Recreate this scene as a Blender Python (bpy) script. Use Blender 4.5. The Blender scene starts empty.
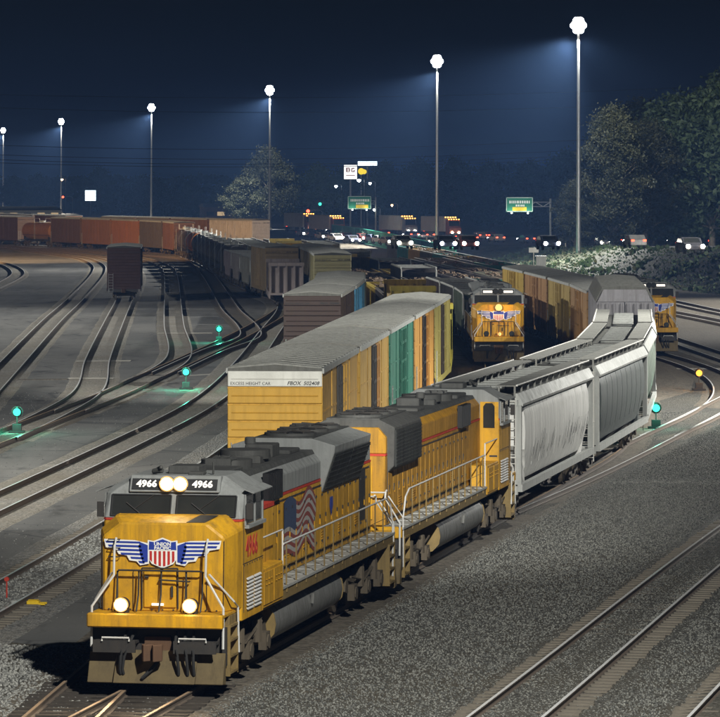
import bpy, bmesh, math, random
from mathutils import Vector, Matrix
R = math.radians
random.seed(7)
S = bpy.context.scene
COL = S.collection

# ---------------------------------------------------------------- camera, sky, exposure
CAMZ, F, HY = 11.2, 4050.0, 181.0
cam_d = bpy.data.cameras.new('camera')
cam = bpy.data.objects.new('camera', cam_d); COL.objects.link(cam)
cam.location = (0, 0, CAMZ); cam.rotation_euler = (R(90), 0, 0)
cam_d.sensor_width = 36; cam_d.lens = F / 720 * 36
cam_d.shift_y = -(358.5 - HY) / 720
cam_d.clip_start = 1; cam_d.clip_end = 20000
S.camera = cam
S.view_settings.view_transform = 'Standard'; S.view_settings.look = 'None'
S.view_settings.exposure = 0.0; S.view_settings.gamma = 1
W = bpy.data.worlds.new('World'); S.world = W; W.use_nodes = True
nt = W.node_tree; nt.nodes.clear()
def _n(t, kind, **kw):
    n = t.nodes.new(kind)
    for k, v in kw.items():
        setattr(n, k, v)
    return n
_o = _n(nt, 'ShaderNodeOutputWorld'); _b = _n(nt, 'ShaderNodeBackground')
_tc = _n(nt, 'ShaderNodeTexCoord'); _sx = _n(nt, 'ShaderNodeSeparateXYZ'); _r = _n(nt, 'ShaderNodeValToRGB')
nt.links.new(_tc.outputs['Generated'], _sx.inputs[0]); nt.links.new(_sx.outputs['Z'], _r.inputs[0])
# night sky: city glow low over the horizon, near black higher up
e = _r.color_ramp.elements
e[0].position = 0.0; e[0].color = (.0065, .0125, .030, 1)
e[1].position = 1.0; e[1].color = (.0018, .0019, .0023, 1)
x = e.new(.02); x.color = (.0036, .0062, .014, 1)
x = e.new(.05); x.color = (.0018, .0020, .0026, 1)
nt.links.new(_r.outputs[0], _b.inputs[0]); _b.inputs[1].default_value = 1.0
nt.links.new(_b.outputs[0], _o.inputs[0])
S.cycles.max_bounces = 5; S.cycles.diffuse_bounces = 2; S.cycles.glossy_bounces = 2
S.cycles.transmission_bounces = 2; S.cycles.volume_bounces = 0; S.cycles.transparent_max_bounces = 6
S.cycles.sample_clamp_indirect = 2.0
S.cycles.sample_clamp_direct = 0.0

# yard lights: the row of tall masts beside the yard (x, y, watts)
MAST_H = 31.0
MASTS = [(28.8, 534, 400000, (-1, .1)), (13.2, 694, 520000, (-1, .1)), (-20.4, 915, 560000, (-1, .4)), (-58.3, 1132, 600000, (-1, -.1)), (-103, 1396, 640000, (-1, -.6)), (-144.5, 1640, 600000, (-1, -.6))]
# (place, watts, aim, cone, downward tilt): floods without masts, inferred and added ones mixed
EXTRA_FLOODS = [((9.0, 54), 112000, (-.9, .6), 122, 66), ((9.2, 54), 240000, (-.15, 1), 25, 15.5),  # inferred from the engine's shadow; narrow head added to brighten the boxcar end
             ((50, 196), 215000, (-.8, -1), 106, 69), ((50, 197), 120000, (-.7, 1), 106, 69), ((50, 196.5), 55000, (-1, -.1), 104, 72),
             ((78, 350), 520000, (-1, -.4), 114, 67), ((-40, 150), 95000, (.3, .3), 110, 64), ((-76, 301), 190000, (.25, 1), 92, 46), ((-76, 300), 240000, (1, -.1), 116, 62),  # right flood inferred from a shadow, left floods added to brighten the yard
             ((-24, 190), 60000, (.7, 1), 56, 32), ((29.5, 532), 60000, (.35, -1), 100, 50), ((28.8, 536), 75000, (.2, 1), 74, 26), ((-20.4, 917), 80000, (-.25, 1), 76, 26), ((27.5, 532), 420000, (-.7, -.9), 92, 46), ((80, 335), 520000, (-.16, 1), 52, 17)]  # added floods to brighten car sides, grass bank, trees and centre rows
WARM_FLOOD = ((-88, 548), 330000, (.35, 1), 110, 55)             # unseen sodium lamp, added at left for the orange far cars

# ---------------------------------------------------------------- pixel helpers used only to look places up on the ground
def G(px, py, z=0.0):
    s = (py - HY) / (CAMZ - z)
    return ((px - 360) / s, F / s)

# ---------------------------------------------------------------- materials
MATS = {}
def nodes(name):
    m = bpy.data.materials.new(name); m.use_nodes = True
    t = m.node_tree; t.nodes.clear()
    o = t.nodes.new('ShaderNodeOutputMaterial')
    MATS[name] = m
    return m, t, o
def mixrgb(t, fac, a, b, mode='MIX'):
    n = t.nodes.new('ShaderNodeMix'); n.data_type = 'RGBA'; n.blend_type = mode
    for sock, v in ((0, fac), (6, a), (7, b)):
        if hasattr(v, 'is_output'):
            t.links.new(v, n.inputs[sock])
        else:
            n.inputs[sock].default_value = v if sock == 0 else (v[0], v[1], v[2], 1)
    return n.outputs[2]
def noise(t, vec, scale, detail=4, rough=.6):
    n = t.nodes.new('ShaderNodeTexNoise'); n.inputs['Scale'].default_value = scale
    n.inputs['Detail'].default_value = detail; n.inputs['Roughness'].default_value = rough
    t.links.new(vec, n.inputs['Vector']); return n.outputs['Fac']
def ramp(t, v, p0, p1, c0=(0, 0, 0), c1=(1, 1, 1)):
    n = t.nodes.new('ShaderNodeValToRGB'); e = n.color_ramp.elements
    e[0].position = p0; e[1].position = p1; e[0].color = (*c0, 1); e[1].color = (*c1, 1)
    t.links.new(v, n.inputs[0]); return n.outputs[0]
def mapping(t, vec, sc):
    n = t.nodes.new('ShaderNodeMapping'); n.inputs['Scale'].default_value = sc
    t.links.new(vec, n.inputs['Vector']); return n.outputs[0]
def bump(t, h, strength, dist):
    n = t.nodes.new('ShaderNodeBump'); n.inputs['Strength'].default_value = strength
    n.inputs['Distance'].default_value = dist; t.links.new(h, n.inputs['Height']); return n.outputs[0]
def objvec(t):
    return t.nodes.new('ShaderNodeTexCoord').outputs['Object']
def worldvec(t):
    return t.nodes.new('ShaderNodeNewGeometry').outputs['Position']

def paint(name, col, rough=.5, dirt=.5, dirtcol=(.045, .035, .025), metal=0.0, streak=True, use_obj=False, spec=.4, vary=0):
    """weathered paint: rain streaks, blotchy grime, small chips"""
    m, t, o = nodes(name)
    b = t.nodes.new('ShaderNodeBsdfPrincipled'); t.links.new(b.outputs[0], o.inputs[0])
    v = objvec(t)
    oi = t.nodes.new('ShaderNodeObjectInfo')
    if use_obj:
        base = oi.outputs['Color']
    else:
        c = t.nodes.new('ShaderNodeRGB'); c.outputs[0].default_value = (*col, 1); base = c.outputs[0]
    sh = t.nodes.new('ShaderNodeVectorMath'); sh.operation = 'ADD'
    sc = t.nodes.new('ShaderNodeVectorMath'); sc.operation = 'SCALE'
    cb = t.nodes.new('ShaderNodeCombineXYZ')
    for i in range(3):
        t.links.new(oi.outputs['Random'], cb.inputs[i])
    t.links.new(cb.outputs[0], sc.inputs[0]); sc.inputs[3].default_value = 37.0
    t.links.new(v, sh.inputs[0]); t.links.new(sc.outputs[0], sh.inputs[1]); v = sh.outputs[0]
    st = noise(t, mapping(t, v, (3.2, 3.2, .22)), 1.6, 5, .65)
    bl = noise(t, v, .9, 6, .7)
    fine = noise(t, v, 14, 3, .7)
    f1 = ramp(t, st, .42, .78); f2 = ramp(t, bl, .45, .8); f3 = ramp(t, fine, .58, .72)
    mx = t.nodes.new('ShaderNodeMath'); mx.operation = 'MAXIMUM'
    t.links.new(f1, mx.inputs[0]); t.links.new(f2, mx.inputs[1])
    ad = t.nodes.new('ShaderNodeMath'); ad.operation = 'MULTIPLY_ADD'; ad.use_clamp = True
    t.links.new(f3, ad.inputs[0]); ad.inputs[1].default_value = .3; t.links.new(mx.outputs[0], ad.inputs[2])
    ml = t.nodes.new('ShaderNodeMath'); ml.operation = 'MULTIPLY'; ml.inputs[1].default_value = dirt
    t.links.new(ad.outputs[0], ml.inputs[0])
    if vary:
        vr = t.nodes.new('ShaderNodeMapRange'); vr.inputs['To Min'].default_value = 1 - vary; vr.inputs['To Max'].default_value = 1 + vary; t.links.new(oi.outputs['Random'], vr.inputs['Value'])
        vm = t.nodes.new('ShaderNodeVectorMath'); vm.operation = 'SCALE'; t.links.new(base, vm.inputs[0]); t.links.new(vr.outputs[0], vm.inputs[3]); base = vm.outputs[0]
    fade = mixrgb(t, .35, base, mixrgb(t, fine, (.75, .75, .75), (1.1, 1.1, 1.1)), 'MULTIPLY')
    cfin = mixrgb(t, ml.outputs[0], fade, dirtcol)
    t.links.new(cfin, b.inputs['Base Color'])
    rr = t.nodes.new('ShaderNodeMath'); rr.operation = 'MULTIPLY_ADD'; rr.use_clamp = True
    t.links.new(ad.outputs[0], rr.inputs[0]); rr.inputs[1].default_value = .3; rr.inputs[2].default_value = rough
    t.links.new(rr.outputs[0], b.inputs['Roughness'])
    b.inputs['Metallic'].default_value = metal; b.inputs['Specular IOR Level'].default_value = spec
    t.links.new(bump(t, bl, .25, .03), b.inputs['Normal'])
    return m
def emit(name, col, strength, sample=False):
    m, t, o = nodes(name)
    b = t.nodes.new('ShaderNodeEmission'); b.inputs[0].default_value = (*col, 1); b.inputs[1].default_value = strength
    t.links.new(b.outputs[0], o.inputs[0])
    if not sample:
        m.cycles.emission_sampling = 'NONE'
    return m
def plain(name, col, rough=.6, metal=0.0, spec=.4, var=.3, scale=5):
    m, t, o = nodes(name)
    b = t.nodes.new('ShaderNodeBsdfPrincipled'); t.links.new(b.outputs[0], o.inputs[0])
    f = noise(t, objvec(t), scale, 5, .65)
    c = mixrgb(t, f, [k * (1 - var) for k in col], [k * (1 + var) for k in col])
    t.links.new(c, b.inputs['Base Color'])
    b.inputs['Roughness'].default_value = rough; b.inputs['Metallic'].default_value = metal
    b.inputs['Specular IOR Level'].default_value = spec
    return m
def gravel(name, dark, light, tint, scale=16.0, big=.12, patch=None, bstr=1.0):
    """crushed stone: every stone its own tone, deep joints, broad dirty patches"""
    m, t, o = nodes(name)
    b = t.nodes.new('ShaderNodeBsdfPrincipled'); t.links.new(b.outputs[0], o.inputs[0])
    v = worldvec(t)
    vo = t.nodes.new('ShaderNodeTexVoronoi'); vo.inputs['Scale'].default_value = scale
    t.links.new(v, vo.inputs['Vector'])
    sep = t.nodes.new('ShaderNodeSeparateColor'); t.links.new(vo.outputs['Color'], sep.inputs[0])
    stone = ramp(t, sep.outputs[0], .05, .95, dark, light)
    stone = mixrgb(t, .35, stone, mixrgb(t, sep.outputs[1], (.8, .85, 1.0), (1.15, 1.0, .85)), 'MULTIPLY')
    pt = noise(t, v, big, 6, .62)
    c = mixrgb(t, ramp(t, pt, .38, .68), stone, mixrgb(t, .65, stone, tint))
    fine = noise(t, v, scale * 2.5, 3, .7)
    c = mixrgb(t, .6, c, mixrgb(t, ramp(t, fine, .3, .75), (.55, .55, .55), (1.25, 1.25, 1.25)), 'MULTIPLY')
    t.links.new(c, b.inputs['Base Color'])
    b.inputs['Roughness'].default_value = .85; b.inputs['Specular IOR Level'].default_value = .3
    inv = t.nodes.new('ShaderNodeMath'); inv.operation = 'SUBTRACT'; inv.inputs[0].default_value = 1
    t.links.new(vo.outputs['Distance'], inv.inputs[1])
    t.links.new(bump(t, inv.outputs[0], bstr, .05), b.inputs['Normal'])
    return m

def pavement_mat():
    m, t, o = nodes('worn_pavement')
    b = t.nodes.new('ShaderNodeBsdfPrincipled'); t.links.new(b.outputs[0], o.inputs[0])
    v = worldvec(t)
    a = noise(t, v, .06, 6, .6); c2 = noise(t, mapping(t, v, (.5, .05, 1)), .6, 5, .6); f = noise(t, v, 9, 4, .8)
    c = mixrgb(t, ramp(t, a, .35, .7), (.12, .12, .115), (.215, .21, .195))
    oil = noise(t, mapping(t, v, (.9, .35, 1)), .5, 6, .7)
    c = mixrgb(t, ramp(t, oil, .56, .72), c, (.035, .034, .032))
    c = mixrgb(t, ramp(t, c2, .5, .8), c, (.062, .06, .056))
    c = mixrgb(t, .7, c, mixrgb(t, f, (.6, .6, .6), (1.35, 1.35, 1.35)), 'MULTIPLY')
    cr = t.nodes.new('ShaderNodeTexVoronoi'); cr.feature = 'DISTANCE_TO_EDGE'; cr.inputs['Scale'].default_value = .12
    t.links.new(v, cr.inputs['Vector'])
    c = mixrgb(t, ramp(t, cr.outputs['Distance'], 0, .012, (.7, .7, .7), (0, 0, 0)), c, (.05, .05, .05))
    t.links.new(c, b.inputs['Base Color']); b.inputs['Roughness'].default_value = .8
    b.inputs['Specular IOR Level'].default_value = .25
    t.links.new(bump(t, f, .5, .03), b.inputs['Normal'])
    return m
pavement_mat()
gravel('gravel', (.028, .03, .028), (.15, .15, .135), (.115, .095, .062), 15, .07)
gravel('ballast', (.10, .105, .105), (.46, .46, .43), (.22, .20, .16), 15, .15)
gravel('pale_ballast', (.15, .15, .135), (.42, .40, .35), (.22, .19, .14), 13, .2, bstr=.7)
gravel('dirt', (.07, .062, .05), (.20, .18, .145), (.12, .10, .072), 9, .1, bstr=.5)
def grass_mat():
    m, t, o = nodes('rough_grass')
    b = t.nodes.new('ShaderNodeBsdfPrincipled'); t.links.new(b.outputs[0], o.inputs[0])
    v = worldvec(t)
    a = noise(t, v, .35, 7, .7); f = noise(t, v, 3.5, 4, .8)
    c = mixrgb(t, ramp(t, a, .38, .62), (.014, .021, .008), (.050, .050, .020))
    c = mixrgb(t, .8, c, mixrgb(t, f, (.5, .5, .5), (1.3, 1.3, 1.3)), 'MULTIPLY')
    t.links.new(c, b.inputs['Base Color']); b.inputs['Roughness'].default_value = .9
    t.links.new(bump(t, a, 1, 1.2), b.inputs['Normal'])
grass_mat()
YEL = (.66, .345, .012)
paint('loco_yellow', YEL, .45, .8, (.10, .058, .016))
paint('loco_dirty_yellow', (.48, .24, .014), .5, .88, (.05, .034, .018))
paint('plow_paint', (.13, .095, .04), .65, .7, (.05, .04, .03))
paint('loco_grime_yellow', (.24, .165, .055), .6, .75, (.07, .055, .035))
paint('loco_grey', (.27, .28, .275), .5, .65, (.10, .10, .09))
paint('roof_dark', (.075, .075, .07), .6, .7, (.02, .02, .018))
paint('galvanized', (.42, .43, .41), .5, .55, (.16, .16, .145), metal=.15)
paint('car_roof', (.09, .09, .08), .65, .75, (.05, .047, .04), vary=.5)
paint('roof_rib', (.30, .30, .275), .6, .6, (.10, .10, .085), vary=.25)
paint('white_paint', (.72, .71, .66), .5, .35, (.25, .23, .2))
paint('rail_white', (.62, .62, .6), .5, .3, (.2, .18, .15))
paint('red_paint', (.5, .04, .02), .5, .3)
plain('blue_print', (.02, .045, .30), .5); plain('white_print', (.78, .78, .75), .5, var=.08); plain('red_print', (.45, .03, .025), .5)
plain('flag_blue', (.04, .06, .12), .6); plain('flag_white', (.36, .35, .33), .6); plain('flag_red', (.22, .055, .045), .6)
plain('black_print', (.02, .02, .02), .6)
paint('black_metal', (.028, .027, .026), .6, .5, (.07, .055, .04))
paint('truck_dirt', (.075, .06, .042), .75, .6, (.15, .12, .08))
paint('tank_silver', (.20, .20, .19), .42, .65, (.06, .055, .045), metal=.2)
plain('grille', (.016, .016, .016), .5, .3)
paint('radiator', (.022, .024, .022), .45, .4, (.05, .05, .04))
paint('car_paint', (1, 1, 1), .55, .55, (.05, .04, .03), use_obj=True)
paint('very_dark_brown', (.045, .018, .012), .7, .3, (.03, .02, .014))  # very dark brown for the whole lone boxcar
paint('clean_car_paint', (1, 1, 1), .5, .28, (.09, .075, .05), use_obj=True)
paint('pale_hopper_paint', (.78, .775, .74), .55, .5, (.12, .125, .125))
paint('hopper_paint', (1, 1, 1), .55, .72, (.07, .075, .08), use_obj=True)
paint('rust_steel', (.12, .065, .035), .7, .6, (.05, .03, .02))
plain('rail_side', (.10, .078, .06), .8); plain('rail_top', (.88, .88, .87), .3, .15, var=.1, scale=20, spec=1.0)  # near-white rail top colour stands in for the specular glint
plain('rusty_rail_top', (.42, .30, .20), .5, .3)
plain('wood_tie', (.165, .145, .115), .9, var=.5, scale=3); plain('dark_tie', (.05, .042, .034), .9, var=.5, scale=3)
plain('steel', (.35, .35, .34), .4, .7)
plain('asphalt_road', (.05, .05, .05), .85, scale=.3)
plain('concrete', (.42, .40, .35), .85, var=.25, scale=2)
plain('dark_fill', (.02, .02, .02), .9)
plain('bark', (.10, .085, .065), .95)
plain('rubber', (.02, .02, .02), .8)
plain('load_steel', (.20, .20, .19), .5, .5); plain('load_wood', (.36, .26, .12), .85); plain('scrap', (.17, .12, .08), .8, var=.6, scale=2)
paint('sign_green', (.01, .19, .10), .5, .1)
paint('fence_green', (.045, .30, .23), .6, .35, (.03, .07, .06))
plain('yellow_sign', (.75, .5, .02), .5)
plain('wire', (.01, .01, .012), .7)
def glass_mat():
    m, t, o = nodes('cab_glass')
    b = t.nodes.new('ShaderNodeBsdfPrincipled'); t.links.new(b.outputs[0], o.inputs[0])
    f = noise(t, objvec(t), 1.3, 4, .6)
    t.links.new(mixrgb(t, f, (.010, .012, .012), (.045, .045, .04)), b.inputs['Base Color'])
    b.inputs['Roughness'].default_value = .12; b.inputs['Specular IOR Level'].default_value = .7
glass_mat()
emit('headlamp', (1, .86, .62), 40); emit('ditch_lamp', (1, .84, .58), 40); emit('glare_ring', (1, .50, .15), 1.7)  # last one: ring emission imitates warm glare round the lenses
emit('dim_headlamp', (1, .45, .12), 2.6)
emit('mast_lamp', (.97, .98, 1.0), 45); emit('green_lamp', (.06, 1.0, .62), 2.4); emit('amber_lamp', (1, .42, .05), 2.6)
emit('car_headlamp', (1, .9, .74), 60); emit('car_tail', (1, .07, .03), 8); emit('amber_marker', (1, .4, .06), 12)
emit('sign_white', (1, .97, .9), 1.5); emit('sign_blue_white', (.8, .95, 1), 3); emit('sign_yellow', (1, .72, .03), 1.1)
emit('board_glow', (1, .93, .8), 1.7); emit('street_lamp', (.9, .95, 1), 20); emit('warm_lamp', (1, .62, .3), 12)
emit('lit_window', (1, .72, .38), .5)
def leaf_mat(name, c0, c1):
    m, t, o = nodes(name)
    b = t.nodes.new('ShaderNodeBsdfPrincipled'); tr = t.nodes.new('ShaderNodeBsdfTranslucent'); mx = t.nodes.new('ShaderNodeMixShader')
    f = noise(t, worldvec(t), .45, 4, .7)
    c = mixrgb(t, ramp(t, f, .35, .65), c0, c1)
    t.links.new(c, b.inputs['Base Color']); t.links.new(c, tr.inputs[0]); b.inputs['Roughness'].default_value = .7
    mx.inputs[0].default_value = .3
    t.links.new(b.outputs[0], mx.inputs[1]); t.links.new(tr.outputs[0], mx.inputs[2]); t.links.new(mx.outputs[0], o.inputs[0])
leaf_mat('leaf_pale', (.013, .018, .006), (.038, .040, .015))
leaf_mat('leaf_olive', (.028, .034, .012), (.070, .068, .026))
leaf_mat('leaf_dark', (.022, .040, .018), (.055, .085, .035))

# ---------------------------------------------------------------- mesh builder
KIDS = {}
class MB:
    def __init__(s):
        s.v = []; s.f = []; s.m = []
    def add(s, vs, fs, mi=0):
        k = len(s.v); s.v += [tuple(p) for p in vs]
        for f in fs:
            s.f.append(tuple(i + k for i in f)); s.m.append(mi)
        return s
    def box(s, x0, x1, y0, y1, z0, z1, mi=0):
        return s.add([(x0, y0, z0), (x1, y0, z0), (x1, y1, z0), (x0, y1, z0), (x0, y0, z1), (x1, y0, z1), (x1, y1, z1), (x0, y1, z1)],
                     [(0, 3, 2, 1), (4, 5, 6, 7), (0, 1, 5, 4), (1, 2, 6, 5), (2, 3, 7, 6), (3, 0, 4, 7)], mi)
    def prism(s, pts, ax, a0, a1, mi=0):
        n = len(pts)
        def P(p, a):
            return {'x': (a, p[0], p[1]), 'y': (p[0], a, p[1]), 'z': (p[0], p[1], a)}[ax]
        vs = [P(p, a0) for p in pts] + [P(p, a1) for p in pts]
        fs = [tuple(range(n)), tuple(range(2 * n - 1, n - 1, -1))] + [(i, (i + 1) % n, n + (i + 1) % n, n + i) for i in range(n)]
        return s.add(vs, fs, mi)
    def loft(s, rings, mi=0, caps=True):
        n = len(rings[0]); vs = [p for r in rings for p in r]; fs = []
        for k in range(len(rings) - 1):
            fs += [(k * n + i, k * n + (i + 1) % n, (k + 1) * n + (i + 1) % n, (k + 1) * n + i) for i in range(n)]
        if caps:
            fs += [tuple(range(n - 1, -1, -1)), tuple(range((len(rings) - 1) * n, len(rings) * n))]
        return s.add(vs, fs, mi)
    def tube(s, path, r, n=6, mi=0):
        path = [Vector(p) for p in path]; rings = []
        for i, p in enumerate(path):
            d = (path[min(i + 1, len(path) - 1)] - path[max(i - 1, 0)]).normalized()
            up = Vector((0, 0, 1)) if abs(d.z) < .9 else Vector((1, 0, 0))
            a = d.cross(up).normalized(); b = d.cross(a)
            rr = r[i] if isinstance(r, (list, tuple)) else r
            rings.append([p + a * math.cos(2 * math.pi * j / n) * rr + b * math.sin(2 * math.pi * j / n) * rr for j in range(n)])
        return s.loft(rings, mi)
    def quad(s, a, b, c, d, mi=0):
        return s.add([a, b, c, d], [(0, 1, 2, 3)], mi)
    def slab(s, pts, n, th, mi=0):
        """a flat polygon given thickness th along n"""
        n = Vector(n).normalized() * th; k = len(pts)
        vs = [Vector(p) for p in pts] + [Vector(p) + n for p in pts]
        return s.add(vs, [tuple(range(k)), tuple(range(2 * k - 1, k - 1, -1))] + [(i, (i + 1) % k, k + (i + 1) % k, k + i) for i in range(k)], mi)
    def mesh(s, name, mats, smooth=False, bevel=0):
        me = bpy.data.meshes.new(name); me.from_pydata(s.v, [], s.f)
        for m in (mats if isinstance(mats, (list, tuple)) else [mats]):
            me.materials.append(MATS[m])
        me.polygons.foreach_set('material_index', s.m)
        bm = bmesh.new(); bm.from_mesh(me)
        bmesh.ops.recalc_face_normals(bm, faces=bm.faces)
        if bevel:
            ed = [e for e in bm.edges if len(e.link_faces) == 2 and e.calc_face_angle(0) > .6]
            bmesh.ops.bevel(bm, geom=ed, offset=bevel, segments=1, affect='EDGES')
        bm.to_mesh(me); bm.free()
        if smooth:
            me.polygons.foreach_set('use_smooth', [True] * len(me.polygons)); me.set_sharp_from_angle(angle=R(35))
        me.update(); return me
    def build(s, name, mats, parent=None, smooth=False, bevel=0, color=None):
        return link(name, s.mesh(name, mats, smooth, bevel), parent, color)
def link(name, data, parent=None, color=None):
    o = bpy.data.objects.new(name, data); COL.objects.link(o)
    if parent is not None:
        o.parent = parent; KIDS.setdefault(parent.name, []).append(o)
    if color:
        o.color = (*color, 1)
    return o
def empty(name, loc=(0, 0, 0), rz=0):
    o = link(name, None); o.location = loc; o.rotation_euler = (0, 0, rz); return o
def tag(o, label=None, cat=None, group=None, kind=None):
    for k, v in (('label', label), ('category', cat), ('group', group), ('kind', kind)):
        if v:
            o[k] = v
    return o
def copy_tree(o, parent=None, skip=()):
    c = o.copy(); COL.objects.link(c)
    if parent is not None:
        c.parent = parent; KIDS.setdefault(parent.name, []).append(c)
    for ch in KIDS.get(o.name, []):
        if ch.name.split('.')[0] not in skip:
            copy_tree(ch, c, skip)
    return c
def recolor(o, col):
    o.color = (*col, 1)
    for ch in KIDS.get(o.name, []):
        recolor(ch, col)
def text_mesh(body, size, mat, name, parent, origin, ux, uy, depth=.006, shear=0, extra=0, align='CENTER', xs=1.0):
    """flat lettering laid on the plane spanned by ux, uy"""
    c = bpy.data.curves.new('lettering', 'FONT'); c.body = body; c.size = size; c.extrude = depth; c.align_x = align; c.align_y = 'CENTER'
    c.shear = shear; c.offset = extra; c.resolution_u = 2
    t = bpy.data.objects.new('lettering_tmp', c); COL.objects.link(t)
    dg = bpy.context.evaluated_depsgraph_get(); dg.update()
    me = bpy.data.meshes.new_from_object(t.evaluated_get(dg)); bpy.data.objects.remove(t); bpy.data.curves.remove(c)
    ux, uy = Vector(ux).normalized(), Vector(uy).normalized(); uz = ux.cross(uy)
    M = Matrix(((ux.x * xs, uy.x, uz.x, origin[0]), (ux.y * xs, uy.y, uz.y, origin[1]), (ux.z * xs, uy.z, uz.z, origin[2]), (0, 0, 0, 1)))
    me.transform(M); me.materials.clear(); me.materials.append(MATS[mat]); me.name = name
    return link(name, me, parent)

# ---------------------------------------------------------------- tracks
class Track:
    def __init__(s, pts):
        """pts: (x, y) along the centre line"""
        P = [Vector((p[0], p[1])) for p in pts]; out = []
        for i in range(len(P) - 1):
            p0, p1, p2, p3 = P[max(i - 1, 0)], P[i], P[i + 1], P[min(i + 2, len(P) - 1)]
            L = (p2 - p1).length; n = max(2, int(L / 2))
            t1 = (p2 - p0) / max((p2 - p0).length, 1e-6) * L; t2 = (p3 - p1) / max((p3 - p1).length, 1e-6) * L
            for k in range(n):
                t = k / n; a, b = t * t * t, t * t
                out.append((2 * a - 3 * b + 1) * p1 + (a - 2 * b + t) * t1 + (-2 * a + 3 * b) * p2 + (a - b) * t2)
        out.append(P[-1])
        for _ in range(6):                                       # even the curve out
            out = [out[0]] + [(out[i - 1] + 2 * out[i] + out[i + 1]) / 4 for i in range(1, len(out) - 1)] + [out[-1]]
        s.p = out; s.s = [0.0]
        for i in range(1, len(out)):
            s.s.append(s.s[-1] + (out[i] - out[i - 1]).length)
        s.len = s.s[-1]
    def at(s, d):
        d = min(max(d, 0), s.len - 1e-4)
        lo, hi = 0, len(s.s) - 1
        while hi - lo > 1:
            m = (lo + hi) // 2
            lo, hi = (m, hi) if s.s[m] <= d else (lo, m)
        t = (d - s.s[lo]) / (s.s[hi] - s.s[lo]); return s.p[lo].lerp(s.p[hi], t)
    def dirn(s, d):
        return (s.at(d + 1) - s.at(d - 1)).normalized()
    def s_at_y(s, y):
        for i in range(1, len(s.p)):
            if s.p[i].y >= y:
                t = (y - s.p[i - 1].y) / (s.p[i].y - s.p[i - 1].y); return s.s[i - 1] + t * (s.s[i] - s.s[i - 1])
        return s.len
    def offset(s, off, d0, d1, step):
        n = max(1, int((d1 - d0) / step)); r = []
        for k in range(n + 1):
            d = d0 + (d1 - d0) * k / n; u = s.dirn(d); p = s.at(d); r.append((p.x + u.y * off, p.y - u.x * off))
        return r
RT = .2                                                          # top of rail above the ground
H_ = CAMZ - RT
def gp(px, py):
    return G(px, py, RT)
X0, D0, SL = -4.43, 87.3, .184                                   # lead engine's front on the rails
main_pts = [(X0 + SL * (y - D0), y) for y in (60, 75, 90, 105, 120, 135, 150, 162)] + [(10.35, 169), (11.15, 177), (12.3, 190), (13.35, 205), (14.3, 222), (14.75, 235), (14.85, 243), (14.7, 252), (14.4, 263), (13.7, 278), (12.7, 297), (11.5, 316), (9.0, 350), (6.1, 391), (1.9, 450), (-4.4, 540), (-14, 610)]
box_slope = (2.2 + 2.85) / (200 - 131)
s1_pts = [(-6.15, 83.2), (-2.80, 131), (2.15, 200), (3.25, 216), (3.8, 232), (3.9, 250), (3.6, 275), (2.8, 310), (1.0, 350), (-1.3, 391), (-6.2, 450), (-12.8, 540), (-23, 612), (-38, 670), (-58, 732)]
s1_pts = [(-7.75, 62)] + s1_pts
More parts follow.
